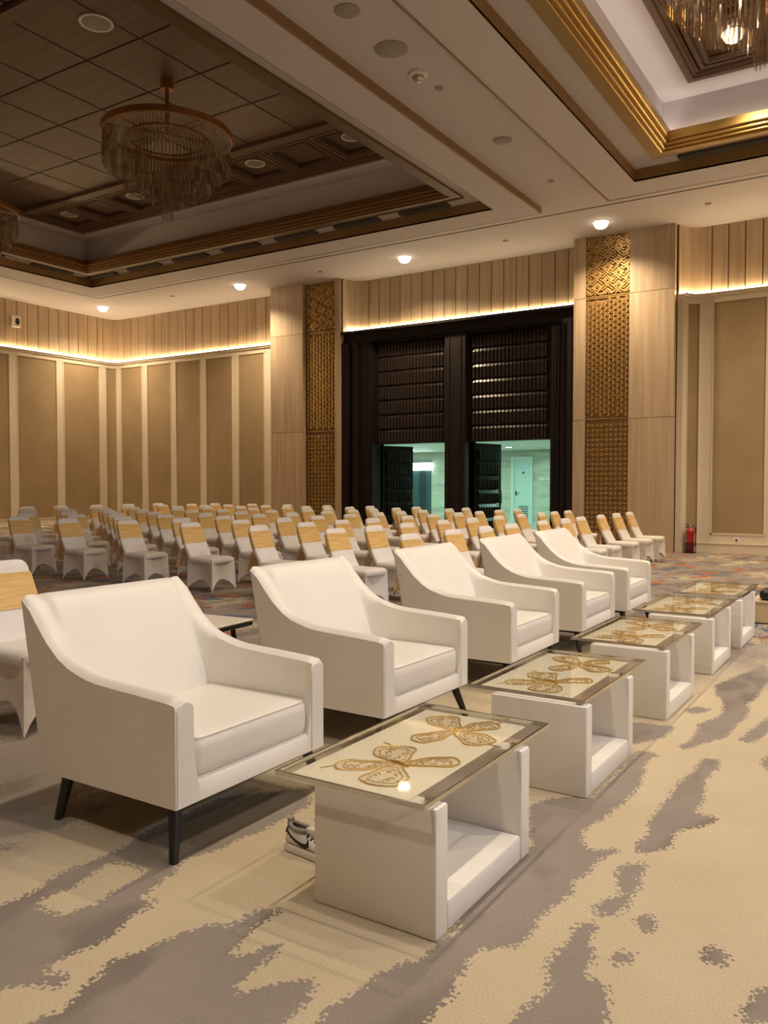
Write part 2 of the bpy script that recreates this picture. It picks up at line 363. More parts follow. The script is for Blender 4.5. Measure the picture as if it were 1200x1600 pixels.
# floor: fine grid where the cloud pattern is close, one sheet overall
POLYS = [[tuple(map(float, p.split())) for p in q.split(',')] for q in '-2.05 1.36,-2.00 1.45,-2.05 1.53,-2.05 1.61,-2.11 1.68,-2.06 1.76,-2.05 1.85,-2.02 1.94,-1.99 2.01,-1.91 2.06,-1.92 2.15,-1.88 2.23,-1.83 2.23,-1.83 2.16,-1.85 2.08,-1.82 1.99,-1.80 1.92,-1.74 1.94,-1.74 2.04,-1.69 2.04,-1.68 1.94,-1.69 1.87,-1.65 1.75,-1.64 1.79,-1.56 1.91,-1.51 1.97,-1.46 1.92,-1.44 1.84,-1.44 1.75,-1.39 1.62,-1.99 1.24;-2.70 1.58,-2.71 1.70,-2.69 1.81,-2.73 1.94,-2.74 2.03,-2.71 2.12,-2.72 2.25,-2.76 2.41,-2.75 2.89,-2.49 3.20,-2.35 3.05,-2.35 2.67,-2.36 2.48,-2.43 2.29,-2.37 2.21,-2.35 2.10,-2.35 2.01,-2.24 2.00,-2.25 1.89,-2.21 1.82,-2.21 1.73,-2.24 1.62,-2.24 1.54,-2.14 1.56,-2.10 1.52,-2.21 1.46,-2.26 1.42,-2.26 1.32;-2.58 1.76,-2.64 1.83,-2.59 1.88,-2.65 2.12,-2.62 2.17,-2.44 2.16,-2.44 2.01,-2.44 1.96,-2.41 1.92,-2.44 1.88,-2.46 1.77;-3.33 1.82,-3.24 2.04,-3.10 2.23,-3.10 2.35,-3.09 2.49,-3.62 2.64,-3.92 2.86,-4.03 2.55,-4.04 2.21;-3.21 1.94,-3.17 2.00,-3.11 2.06,-3.07 2.02,-3.12 1.97;-1.34 2.10,-1.33 2.16,-1.27 2.24,-1.29 2.32,-1.25 2.41,-1.30 2.55,-1.30 2.77,-1.31 3.07,-1.29 3.14,-1.37 3.33,-1.43 3.46,-1.48 3.60,-1.38 3.76,-1.26 3.79,-1.24 4.27,-1.18 4.43,-1.10 4.09,-1.11 3.89,-1.13 3.65,-1.16 3.49,-1.17 3.40,-1.10 3.28,-1.04 3.28,-0.98 3.37,-0.97 3.31,-1.03 3.20,-1.02 3.10,-1.04 2.99,-1.02 2.90,-1.04 2.79,-1.06 2.62,-1.04 2.59,-1.04 2.46,-1.08 2.43,-1.14 2.37,-1.16 2.31,-1.12 2.23,-1.12 2.16,-1.11 2.01,-1.11 1.96,-1.08 1.82,-1.31 1.67,-1.36 1.79,-1.39 1.84,-1.36 1.95;-0.92 2.08,-0.90 2.19,-0.89 2.34,-0.93 2.40,-0.92 2.58,-0.94 2.67,-0.90 2.73,-0.87 2.72,-0.86 2.61,-0.81 2.51,-0.83 2.44,-0.80 2.40,-0.73 2.41,-0.71 2.31,-0.69 2.22,-0.67 2.08,-0.93 1.92;-0.93 2.81,-0.90 2.91,-0.86 2.99,-0.92 3.08,-0.93 3.19,-0.88 3.28,-0.84 3.26,-0.84 3.15,-0.83 3.04,-0.82 2.93,-0.83 2.84,-0.87 2.79;-0.77 2.79,-0.77 2.86,-0.73 2.88,-0.69 2.84,-0.70 2.77,-0.74 2.75;-0.79 2.55,-0.78 2.60,-0.73 2.63,-0.69 2.61,-0.71 2.55,-0.75 2.52;-0.54 2.71,-0.53 2.79,-0.48 2.81,-0.45 2.76,-0.46 2.69,-0.50 2.66;-0.38 2.42,-0.38 2.47,-0.35 2.63,-0.29 2.70,-0.23 2.52;-0.94 3.41,-0.92 3.56,-0.95 3.64,-0.95 3.85,-0.95 4.08,-0.95 4.29,-0.94 4.52,-0.93 4.71,-0.84 4.76,-0.84 4.58,-0.84 4.36,-0.83 4.16,-0.79 4.04,-0.80 3.88,-0.70 3.92,-0.70 3.86,-0.75 3.75,-0.84 3.63,-0.80 3.47,-0.84 3.40,-0.90 3.34;-0.95 4.24,-0.95 4.38,-0.90 4.52,-0.94 4.61,-0.92 4.72,-0.85 4.74,-0.83 4.60,-0.84 4.45,-0.84 4.35,-0.82 4.17,-0.94 4.09;-1.11 4.83,-1.07 4.94,-1.07 5.12,-1.08 5.41,-1.02 5.61,-1.04 5.95,-1.15 6.20,-1.20 6.45,-1.16 6.70,-1.07 7.08,-0.98 7.49,-0.89 6.87,-0.88 6.30,-0.91 6.03,-0.86 5.77,-0.88 5.49,-0.89 5.19,-0.97 5.00,-1.04 4.81;-1.25 3.89,-1.26 4.22,-1.26 4.56,-1.24 4.70,-1.15 4.63,-1.18 4.46,-1.13 4.30,-1.14 4.12,-1.15 3.96;-0.82 5.14,-0.80 5.39,-0.75 5.78,-0.71 5.81,-0.67 5.52,-0.70 5.41,-0.74 5.15;-0.66 4.82,-0.64 4.96,-0.61 5.02,-0.56 4.66,-0.60 4.67;-1.50 5.20,-1.20 5.23,-1.20 4.99,-1.25 4.86,-1.35 4.71;-1.25 5.64,-1.20 5.79,-1.09 5.80,-1.12 5.66,-1.17 5.57'.split(';')]
def cloud(xs, ys, skip=(2,)):
    def inside(poly):
        ins = np.zeros(xs.shape, bool); n = len(poly)
        for i in range(n):
            (xa, ya), (xb, yb) = poly[i], poly[(i + 1) % n]
            if ya == yb: continue
            c = ((ya > ys) != (yb > ys)) & (xs < (xb - xa) * (ys - ya) / (yb - ya) + xa)
            ins ^= c
        return ins
    m_ = np.zeros(xs.shape, bool)
    for i, p in enumerate(POLYS):
        if i not in skip: m_ |= inside(p)
    m_ &= ~inside(POLYS[2])
    return m_.astype(float)
def blur(a, k):
    for ax in (0, 1):
        acc = np.zeros_like(a)
        for d in range(-k, k + 1): acc += np.roll(a, d, ax)
        a = acc / (2 * k + 1)
    return a
gx = np.concatenate([[X0 - 0.3, -12, -6.0], np.arange(-4.2, 0.61, 0.022), [2.0, X1 + 0.3]])
gy = np.concatenate([[Y0 - 0.3, -2, 0.5], np.arange(1.1, 8.0, 0.03), [9.0, 12.0, 19.35]])
GX, GY = np.meshgrid(gx, gy, indexing='ij')
cl = cloud(GX, GY); cl[3:-2, 3:-3] = blur(cl[3:-2, 3:-3], 1)
nx_, ny_ = GX.shape
verts = np.stack([GX.ravel(), GY.ravel(), np.zeros(GX.size)], 1)
ii = np.arange(nx_ * ny_).reshape(nx_, ny_)
faces = np.stack([ii[:-1, :-1].ravel(), ii[1:, :-1].ravel(), ii[1:, 1:].ravel(), ii[:-1, 1:].ravel()], 1)
me = bpy.data.meshes.new('floor'); me.from_pydata(verts.tolist(), [], faces.tolist())
att = me.attributes.new('cloud', 'FLOAT', 'POINT'); att.data.foreach_set('value', cl.ravel().astype(np.float32))
me.materials.append(MAT['carpet']); me.update()
struct(obj('floor', me))

# path helper for panelled walls (room lies to the right of the walking direction)
class Path:
    def __init__(s, pts):
        s.p = [Vector((a, b)) for a, b in pts]; s.s = [0.0]
        for a, b in zip(s.p, s.p[1:]): s.s.append(s.s[-1] + (b - a).length)
        s.n = []
        for i in range(len(s.p)):
            t = Vector((0, 0))
            if i > 0: t += (s.p[i] - s.p[i - 1]).normalized()
            if i < len(s.p) - 1: t += (s.p[i + 1] - s.p[i]).normalized()
            t.normalize(); s.n.append(Vector((t.y, -t.x)))
    def at(s, q):
        for i in range(len(s.p) - 1):
            if q <= s.s[i + 1] or i == len(s.p) - 2:
                f = (q - s.s[i]) / (s.s[i + 1] - s.s[i]); f = min(1, max(0, f))
                return s.p[i].lerp(s.p[i + 1], f), s.n[i].lerp(s.n[i + 1], f).normalized() if 0 < f < 1 and abs(s.n[i].dot(s.n[i+1])) < 0.9999 else (s.n[i] if f < 1 else s.n[i + 1])
    def strip(s, mb, a, b, z0, z1, d0, d1):
        qs = [a] + [q for q in s.s if a + 1e-4 < q < b - 1e-4] + [b]
        rings = []
        for q in qs:
            p, n = s.at(q); p0 = p + n * d0; p1 = p + n * d1
            rings.append([(p0.x, p0.y, z0), (p1.x, p1.y, z0), (p1.x, p1.y, z1), (p0.x, p0.y, z1)])
        mb.loft(rings, cap=True)
def arc(cx, cy, r, a0, a1, n=8):
    return [(cx + r * math.cos(R(a0 + (a1 - a0) * k / n)), cy + r * math.sin(R(a0 + (a1 - a0) * k / n))) for k in range(n + 1)]
def s_of(path, x=None, y=None):
    best = None
    for i in range(len(path.p) - 1):
        a, b = path.p[i], path.p[i + 1]
        for f in np.linspace(0, 1, 201):
            p = a.lerp(b, float(f)); d = abs(p.x - x) if x is not None else abs(p.y - y)
            if best is None or d < best[0]: best = (d, path.s[i] + (b - a).length * float(f))
    return best[1]

ZC = 5.55        # underside of the cornice
def strip_obj(path, name, mat, a, b, z0, z1, d0, d1, parent):
    mb = MB(); path.strip(mb, a, b, z0, z1, d0, d1); return mb.build(name, mat, parent, smooth=40)
def panelled(path, wall_of, panels, s_end, plank_from, plank_pitch=0.36, base=True, arcs=()):
    """panels: list of (s0, s1) fabric fields. wall_of(s) gives the parent."""
    # cornice, rails, base
    segs = wall_of('segments')
    for a, b, par in segs:
        strip_obj(path, 'lower_wall_board', 'cream_paint', a, b, 0.0, ZC, 0.0, 0.10, par)
        strip_obj(path, 'cornice', 'cream_paint', a, b, ZC, 5.60, 0.0, 0.17, par)
        strip_obj(path, 'cornice_lip', 'cream_paint', a, b, 5.60, 5.62, 0.165, 0.20, par)
        strip_obj(path, 'light_strip', 'led_strip', a, b, 5.60, 5.67, 0.055, 0.085, par)
        strip_obj(path, 'top_rail', 'cream_paint', a, b, 5.44, ZC, 0.10, 0.125, par)
        strip_obj(path, 'bottom_rail', 'cream_paint', a, b, 0.21, 0.40, 0.10, 0.125, par)
        strip_obj(path, 'baseboard', 'cream_paint', a, b, 0.0, 0.195, 0.10, 0.15, par)
        strip_obj(path, 'base_moulding', 'cream_paint', a, b, 0.195, 0.215, 0.10, 0.162, par)
    edges = [0.0]
    for a, b in panels: edges += [a, b]
    edges.append(s_end)
    for a, b in zip(edges[0::2], edges[1::2]):
        if b - a > 0.02: strip_obj(path, 'stile', 'cream_paint', a, b, 0.40, 5.44, 0.10, 0.125, wall_of((a + b) / 2))
    for a, b in panels:
        par = wall_of((a + b) / 2)
        strip_obj(path, 'fabric_panel', 'fabric_panel', a + 0.03, b - 0.03, 0.43, 5.41, 0.10, 0.112, par)
        mb = MB()
        path.strip(mb, a, a + 0.03, 0.40, 5.44, 0.10, 0.137); path.strip(mb, b - 0.03, b, 0.40, 5.44, 0.10, 0.137)
        path.strip(mb, a, b, 0.40, 0.43, 0.10, 0.137); path.strip(mb, a, b, 5.41, 5.44, 0.10, 0.137)
        mb.build('panel_moulding', 'cream_paint', par, smooth=40)
    q = plank_from
    while q < s_end - 0.05:
        e = min(q + plank_pitch, s_end)
        for a0, a1 in arcs:
            if a0 - 0.02 <= q < a1: e = min(max(a1, q + 0.1), s_end)
            elif q < a0 < e: e = a0
        strip_obj(path, 'wood_plank', 'oak', q + 0.010, e - 0.010, 5.60, C, 0.008, 0.03, wall_of((q + e) / 2)); q = e

# left wall + rounded corner + left part of the door wall
pl = Path([(X0, Y0)] + arc(X0 + 0.4, Y1 - 0.4, 0.4, 180, 90) + [(-15.55, Y1)])
arc0 = (Y1 - 0.4) - Y0; arc1 = arc0 + pl.s[-2] - pl.s[1]
mid = (arc0 + arc1) / 2
mbw = MB(); pl.strip(mbw, 0, mid, 0, C + 0.2, -0.25, 0.006); wall_left = struct(mbw.build('wall_left', 'groove'))
mbw = MB(); pl.strip(mbw, mid, pl.s[-1], 0, C + 0.2, -0.25, 0.006)
mbw.box(-15.6, -12.3, 19.12, 19.3, 0, C + 0.2); mbw.box(-10.07, -9.49, 18.9, 19.3, 0, 2.62)
mbw.box(-7.24, -4.2, 19.12, 19.3, 0, C + 0.2); mbw.box(-12.3, -7.24, 19.12, 19.3, 2.6, C + 0.2)
wall_back = struct(mbw.build('wall_back', 'groove'))
def wof_left(s):
    if s == 'segments': return [(0, mid, wall_left), (mid, pl.s[-1], wall_back)]
    return wall_left if s < mid else wall_back
panels = []
y = 18.37
while y > 3.0:
    panels.insert(0, (y - 1.47 - Y0 if False else y - 1.42 - Y0, y - Y0)); y -= 1.64
panels.append((18.60 - Y0, s_of(pl, x=-22.92)))
for a, b in ((-22.71, -21.64), (-21.43, -20.28), (-20.10, -18.96), (-18.74, -17.60), (-17.37, -16.32)):
    panels.append((s_of(pl, x=a) if a > -22.7 else arc1 + (a - (X0 + 0.4)), arc1 + (b - (X0 + 0.4))))
panels = [(max(a, 0.1), b) for a, b in panels]
panelled(pl, wof_left, panels, pl.s[-1], 8.0 - Y0, 0.37, arcs=((arc0 - 0.1, arc1 + 0.1),))
mb = MB(); pl.strip(mb, 0, 8.0 - Y0, 5.6, C, 0.0, 0.03); mb.build('wood_cladding', 'oak', wall_left)

# right part of the door wall
pr = Path(arc(-4.33 + 0.5, Y1 - 0.5, 0.5, 180, 90) + [(X1, Y1)])
a_end = pr.s[-2]
mbw = MB(); pr.strip(mbw, 0, pr.s[-1], 0, C + 0.2, -0.25, 0.006); wall_right = struct(mbw.build('wall_back_right', 'groove'))
def wof_r(s):
    return [(0, pr.s[-1], wall_right)] if s == 'segments' else wall_right
xr = lambda x: a_end + (x + 3.83)
pan = [(0.24, 0.66)] + [(xr(-3.68 + 1.34 * k), xr(-2.58 + 1.34 * k)) for k in range(10)]
panelled(pr, wof_r, pan, pr.s[-1], 0.0, 0.34, arcs=((0.0, a_end + 0.1),))

# wood field above the portal
pd = Path([(-13.15, 18.5)] + arc(-13.15 + 0.5, Y1 - 0.5, 0.5, 180, 90) + [(-6.6, Y1)])
q = 0.0; qa = pd.s[-2]
while q < pd.s[-1] - 0.05:
    e = qa if q < qa else min(q + 0.335, pd.s[-1])
    strip_obj(pd, 'wood_plank', 'oak', q + 0.010, e - 0.010, 5.62, C, 0.008, 0.03, wall_back); q = e

# remaining walls (behind the camera and to the right)
struct(box('wall_near', 'cream_paint', X0 - 0.3, X1 + 0.3, Y0 - 0.3, Y0, 0, C + 0.2))
struct(box('wall_right', 'cream_paint', X1, X1 + 0.3, Y0, Y1 + 0.3, 0, C + 0.2))

# ------------------------------------------------------------------ pillars and carved screens
def pillar(name, x0, x1):
    o = struct(box(name, 'oak', x0 + 0.012, x1 - 0.012, YP + 0.012, 19.05, 0, C))
    for z0, z1 in ((0, 2.949), (2.961, 5.704), (5.716, C)):
        box('wood_panel', 'oak', x0, x1, YP, YP + 0.014, z0, z1, o)
        box('wood_panel', 'oak', x1 - 0.014, x1, YP + 0.014, 19.05, z0, z1, o)
        box('wood_panel', 'oak', x0, x0 + 0.014, YP + 0.014, 19.05, z0, z1, o)
    return o
pillar('wall_pillar_left', -15.63, -14.46)
pillar('wall_pillar_right', -5.32, -4.35)
def jamb(name, x0, x1):
    o = struct(box(name, 'oak', x0 + 0.008, x1 - 0.008, YP + 0.012, 19.05, 0, C))
    for z0, z1 in ((0, 2.949), (2.961, 5.704), (5.716, C)):
        box('wood_panel', 'oak', x0, x1, YP, YP + 0.013, z0, z1, o)
jamb('trim_1', -13.35, -13.17); jamb('trim_2', -6.595, -6.314)

W = 0.99
def bar(mb, x0, z0, x1, z1, w, d0=0.0, d1=-0.035):
    a = Vector((x0, 0, z0)); b = Vector((x1, 0, z1)); t = (b - a); ln = t.length; t.normalize()
    nrm = Vector((-t.z, 0, t.x)); c = (a + b) / 2 + Vector((0, (d0 + d1) / 2, 0))
    # clip to the panel
    if not (-0.01 <= c.x <= W + 0.01): return
    mb.obox(c, t * (ln / 2 + w * 0.35), Vector((0, abs(d1 - d0) / 2, 0)), nrm * (w / 2))
def lat_top():
    mb = MB(); h = C - 5.72; per = W / 4; amp = 0.10
    def site(x, z):      # distance to the nearest diamond centre
        best = 9
        for i in range(-1, 6):
            for j in range(-1, 8):
                cx = i * per / 1 * 0.5 * 2; cz = j * 0.29 + (i % 2) * 0.145 + 0.05
                best = min(best, abs(x - cx) / 1.0 + abs(z - cz) / 1.1)
        return best
    for j in range(-4, 30):
        for i in range(16):
            xa, xb = i * per / 4, (i + 1) * per / 4
            tri = lambda x: amp * abs(((x / per) % 1.0) * 2 - 1)
            za, zb = j * 0.07 + tri(xa), j * 0.07 + tri(xb)
            if min(za, zb) < 0.03 or max(za, zb) > h - 0.03: continue
            if site((xa + xb) / 2, (za + zb) / 2) < 0.105: continue
            if (i + 2 * j) % 7 == 0: continue
            bar(mb, xa, za, xb, zb, 0.027, 0, -0.04)
    for i in range(0, 5):
        for j in range(0, 6):
            cx = i * per; cz = j * 0.29 + (i % 2) * 0.145 + 0.05
            for k, w_ in ((0.098, 0.026), (0.048, 0.024)):
                pts = [(cx + k, cz), (cx, cz + k * 1.1), (cx - k, cz), (cx, cz - k * 1.1)]
                for a in range(4):
                    p, q_ = pts[a], pts[(a + 1) % 4]
                    if max(p[1], q_[1]) > h - 0.02 or min(p[1], q_[1]) < 0.02 or min(p[0], q_[0]) < 0 or max(p[0], q_[0]) > W: continue
                    bar(mb, p[0], p[1], q_[0], q_[1], w_, 0, -0.045)
    for z_ in (0.008, h - 0.01): bar(mb, 0, z_, W, z_, 0.016, 0, -0.03)
    return mb.mesh('carved_section', 'lattice_gold')
def lat_mid():
    mb = MB(); h = 5.70 - 2.965; px, pz = 0.099, 0.128
    for i in range(10):
        for j in range(-1, 24):
            cx = (i + 0.5) * px; cz = j * pz + (i * 0.47 % 1.0) * pz + 0.06
            if not 0.06 < cz < h - 0.07: continue
            bar(mb, cx - 0.012, cz - 0.036, cx + 0.012, cz + 0.036, 0.034, 0.0, -0.042)
            bar(mb, cx - 0.045, cz + 0.022, cx - 0.004, cz + 0.075, 0.015)
            bar(mb, cx + 0.022, cz - 0.03, cx + 0.052, cz + 0.01, 0.013)
    for z_ in (0.008, h - 0.01): bar(mb, 0, z_, W, z_, 0.018, 0, -0.03)
    return mb.mesh('carved_section', 'lattice_gold')
def lat_low():
    mb = MB(); h = 2.945; p = 0.11
    for i in range(9):
        for j in range(26):
            cx = (i + 0.5) * p; cz = (j + 0.5) * p + 0.02
            for a in range(4):
                an = R(45 + 90 * a + (45 if (i + j) % 2 else 0))
                bar(mb, cx + 0.012 * math.cos(an), cz + 0.012 * math.sin(an), cx + 0.046 * math.cos(an), cz + 0.046 * math.sin(an), 0.02)
            bar(mb, cx - 0.012, cz, cx + 0.012, cz, 0.024, 0, -0.04)
    return mb.mesh('carved_section', 'lattice_gold')
LAT = [(lat_low(), 0.0), (lat_mid(), 2.965), (lat_top(), 5.72)]
def screen(x0, x1, y, label):
    t = thing('carved_screen', label, 'screen', (x0, y, 0), group='carved gold screens beside the doors')
    box('backing', 'lattice_back', 0.002, x1 - x0 - 0.002, 0.0, 0.05, 0, C - 0.002, t)
    for me_, z in LAT:
        o = obj('carved_section', me_, t, (0.012, 0, z)); o.scale.x = (x1 - x0 - 0.024) / W; o['kind'] = 'stuff'
screen(-14.43, -13.36, 18.60, 'dim carved gold screen left of the dark doorway, beside the wooden pillar')
screen(-6.31, -5.325, 18.50, 'bright carved gold screen right of the dark doorway, under a glaring downlight')

# ------------------------------------------------------------------ dark double portal
por = struct(box('trim_3', 'door_frame', -13.165, -6.60, 18.62, 19.12, 5.33, 5.60))
box('portal_cornice', 'door_frame', -13.165, -6.60, 18.46, 19.0, 5.56, 5.61, por)
box('cornice_lip', 'door_frame', -13.165, -6.60, 18.46, 18.50, 5.61, 5.625, por)
pl2 = Path([(-13.0, 18.9)] + [(-12.4, 18.98), (-6.62, 18.98)])
mb = MB(); pd.strip(mb, 0.2, pd.s[-1], 5.70, 5.77, 0.055, 0.085); mb.build('light_strip', 'led_strip', por)
for nm, x0, x1, y0 in (('left_post', -13.165, -12.99, 18.50), ('left_pier', -12.72, -12.30, 18.70), ('centre_pier', -10.07, -9.49, 18.68), ('right_pier', -7.24, -6.98, 18.70), ('right_post', -6.77, -6.60, 18.50)):
    box('portal_post', 'door_frame', x0, x1, y0, 19.2, 0, 5.34, por)
for cx in (-12.86, -6.87):
    mb = MB(); mb.lathe([(0.13, 0), (0.13, 5.2), (0.145, 5.22), (0.145, 5.34)], (cx, 18.72, 0), 20); mb.build('round_shaft', 'door_frame', por, smooth=40)
for x0, x1 in ((-12.62, -12.36), (-9.96, -9.60), (-7.20, -7.02)):
    mb = MB()
    mb.box(x0, x0 + 0.03, 18.66, 18.72, 0.2, 5.2); mb.box(x1 - 0.03, x1, 18.66, 18.72, 0.2, 5.2)
    mb.build('post_moulding', 'door_frame', por)
def quilt_row(w, h, cols):
    mb = MB(); cw = w / cols
    for i in range(cols):
        x0, x1 = i * cw, (i + 1) * cw; g = cw * 0.20; d0, d1 = 0.0, -0.055
        # pillow: face with side bevels, sloped top shoulder and under-cut
        z = [0.0, 0.025, h - 0.05, h]
        A = [(x0, d0, 0), (x1, d0, 0), (x1, d0, h), (x0, d0, h)]
        B = [(x0 + g, d1, 0.012), (x1 - g, d1, 0.012), (x1 - g, d1, h - 0.10), (x0 + g, d1, h - 0.10)]
        b = len(mb.v); mb.v += A + B
        for f in ((4, 5, 6, 7), (0, 1, 5, 4), (1, 2, 6, 5), (2, 3, 7, 6), (3, 0, 4, 7)): mb.face(tuple(b + k for k in f))
    return mb.mesh('quilted_row', 'door_leather')
rowh = (5.30 - 2.60) / 7
def leaf_mesh():
    mb = MB(); mb.box(0, 1.1, 0, 0.06, 0.01, 2.55); return mb.mesh('door_leaf', 'door_frame')
LEAF = leaf_mesh(); ROW = quilt_row(2.10, rowh, 20); LROW = quilt_row(0.86, 0.33, 8)
for n_, (x0, x1, th) in enumerate(((-12.30, -10.07, 71.5), (-9.49, -7.24, 77.0))):
    d = struct(box('door_%d' % (n_ + 1), 'door_frame', x0, x1, 18.86, 19.15, 2.575, 5.34))
    mb = MB()
    for a, b, w in ((x0, x1, 0.05), (x0 + 0.07, x1 - 0.07, 0.025)):
        y = 18.78 if w > 0.03 else 18.80
        mb.box(a, a + w, y, 18.87, 2.575, 5.34); mb.box(b - w, b, y, 18.87, 2.575, 5.34)
        mb.box(a, b, y, 18.87, 5.34 - w - (0 if w > 0.03 else 0.03), 5.34 - (0 if w > 0.03 else 0.03)); mb.box(a, b, y, 18.87, 2.575, 2.575 + w * 0.5)
    mb.build('panel_frame', 'door_frame', d)
    for r_ in range(7):
        o = obj('quilted_row', ROW, d, (x0 + 0.115, 18.862, 2.60 + r_ * rowh)); o.scale.x = (x1 - x0 - 0.23) / 2.10
    for side in (0, 1):
        lf = obj('door_leaf', LEAF, d, (x0 + 0.02 if side == 0 else x1 - 0.02, 19.21, 0))
        lf.rotation_euler = (0, 0, R(th) if side == 0 else R(92))
        for r_ in range(6):
            o = obj('quilted_row', LROW, lf, (0.12, 0.0, 0.30 + r_ * 0.36))
        mb = MB(); mb.tube([(1.03, -0.02, 0.95), (1.03, -0.07, 0.97), (1.03, -0.07, 1.33), (1.03, -0.02, 1.35)], 0.012, 8); mb.build('door_handle', 'steel', lf, smooth=50)
        if side == 1: lf.scale.y = -1; 
# foyer behind the doors
FY = 28.5
struct(box('floor_foyer', 'foyer_floor_stone', -24, 0, 19.3, FY + 0.2, -0.05, 0.0))
struct(box('ceiling_foyer', 'foyer_white', -24, 0, 19.3, FY + 0.2, 2.75, 2.85))
wf = struct(box('wall_foyer', 'travertine', -24, 0, FY, FY + 0.2, 0, 2.75))
struct(box('wall_foyer_left', 'travertine', -24.2, -24, 19.3, FY, 0, 2.75)); struct(box('wall_foyer_right', 'travertine', 0, 0.2, 19.3, FY, 0, 2.75))
box('baseboard_foyer', 'foyer_white', -24, 0, FY - 0.02, FY, 0, 0.1, wf)
sd = struct(box('door_3', 'foyer_door', -12.42, -11.74, FY - 0.04, FY - 0.005, 0.0, 2.42))
mb = MB(); mb.box(-12.53, -12.42, FY - 0.09, FY, 0, 2.5); mb.box(-11.74, -11.68, FY - 0.09, FY, 0, 2.5); mb.box(-12.42, -11.74, FY - 0.09, FY, 2.42, 2.5); mb.build('door_frame', 'foyer_white', sd)
for k in range(8): box('louvre_slat', 'vent_dark', -12.23, -11.86, FY - 0.05, FY - 0.04, 0.20 + k * 0.065, 0.228 + k * 0.065, sd)
mb = MB(); mb.box(-12.36, -12.31, FY - 0.055, FY - 0.04, 1.06, 1.24); mb.tube([(-12.335, FY - 0.06, 1.16), (-12.335, FY - 0.1, 1.16), (-12.18, FY - 0.1, 1.16)], 0.012, 6); mb.build('door_handle', 'vent_dark', sd)
sg = box('sign_plate', 'sign_white', -12.19, -11.93, FY - 0.05, FY - 0.04, 2.03, 2.14, sd)
mb = MB(); mb.box(-12.17, -12.13, FY - 0.054, FY - 0.05, 2.05, 2.12); mb.box(-12.10, -11.95, FY - 0.054, FY - 0.05, 2.09, 2.11); mb.box(-12.10, -11.95, FY - 0.054, FY - 0.05, 2.06, 2.075); mb.build('sign_print', 'sign_blue', sg)
sg = box('warning_plate', 'sign_white', -12.13, -11.97, FY - 0.05, FY - 0.04, 1.84, 2.0, sd)
mb = MB(); mb.prism([(-12.11, 1.875), (-11.99, 1.875), (-12.05, 1.985)], FY - 0.054, FY - 0.05); mb.build('warning_triangle', 'vent_dark', sg)
mb = MB(); mb.box(-11.47, -11.22, FY - 0.02, FY, 1.63, 1.74); tag(mb.build('switch_plate', 'white_plastic'), 'left white switch plate on the stone wall beside the service door', 'switch', 'switch plates in the foyer')
mb = MB(); mb.box(-11.17, -10.95, FY - 0.02, FY, 1.63, 1.74); tag(mb.build('switch_plate', 'white_plastic'), 'right white switch plate on the stone wall, at the door jamb', 'switch', 'switch plates in the foyer')
lift = struct(box('door_4', 'lift_steel', -17.6, -15.956, FY - 0.03, FY, 0.0, 2.03))
box('lift_panel', 'lift_dark', -16.48, -16.2, FY - 0.05, FY - 0.03, 0.0, 2.03, lift)
box('light_box', 'lamp_cool', -17.6, -15.956, FY - 0.12, FY - 0.02, 2.06, 2.33, lift)
box('lift_header', 'lift_steel', -17.6, -15.93, FY - 0.13, FY, 2.33, 2.37, lift)
def arealight(name, loc, sx, sy, power, col, rot=(0, 0, 0)):
    d = bpy.data.lights.new(name, 'AREA'); d.shape = 'RECTANGLE'; d.size = sx; d.size_y = sy; d.energy = power; d.color = col
    o = bpy.data.objects.new(name, d); COL.objects.link(o); o.location = loc; o.rotation_euler = rot; return o
for k, fx in enumerate((-19.0, -15.35, -11.5, -7.5)):
    for fy, nm in ((25.9, 'rear'), (22.6, 'front')):
        mb = MB(); mb.lathe([(0.10, -0.015), (0.13, -0.015), (0.13, 0.0)], (0, 0, 0), 20); fo = mb.build('foyer_downlight', 'foyer_white')
        fo.location = (fx, fy, 2.75)
        tag(fo, '%s foyer downlight from the left, in the %s row beyond the doors' % (ORD[k], nm), 'downlight', 'foyer downlights')
        mb = MB(); mb.lathe([(0.10, -0.02), (0.10, -0.012)], (0, 0, 0), 20); mb.build('lens', 'lamp_cool', fo)
        arealight('foyer_lamp', (fx, fy, 2.70), 0.5, 0.5, 75, (0.50, 1.0, 0.80))

# ------------------------------------------------------------------ ceiling
def rect_minus(mb, o, h, z0, z1):
    (a0, a1, b0, b1), (c0, c1, d0, d1) = o, h
    mb.box(a0, a1, b0, d0, z0, z1); mb.box(a0, a1, d1, b1, z0, z1); mb.box(a0, c0, d0, d1, z0, z1); mb.box(c1, a1, d0, d1, z0, z1)
T = 0.06
mb = MB()
mb.box(X0 - 0.3, X1 + 0.3, 16.56, 19.3, C, C + T); mb.box(X0 - 0.3, -20.78, Y0 - 0.3, 16.56, C, C + T)
mb.box(-20.72, X1 + 0.3, 15.9, 16.50, C, C + T); mb.box(-20.72, -20.1, Y0, 15.9, C, C + T)
mb.box(-6.41, -5.03, Y0, 15.9, C, C + T); mb.box(9.2, X1 + 0.3, Y0, 15.9, C, C + T)
mb.box(-20.1, -6.41, Y0 - 0.3, -4, C, C + T); mb.box(-5.03, 9.2, Y0 - 0.3, -4, C, C + T)
ceiling = struct(mb.build('ceiling', 'ceiling_white'))
mb = MB(); mb.box(-20.8, X1, 16.495, 16.565, C + 0.006, C + 0.1); mb.box(-20.785, -20.715, Y0, 16.565, C + 0.006, C + 0.1); mb.build('slot', 'groove', ceiling)
ROOF = box('upper_void', 'ceiling_white', X0 - 0.3, X1 + 0.3, Y0 - 0.3, 19.3, 8.45, 8.5, ceiling)

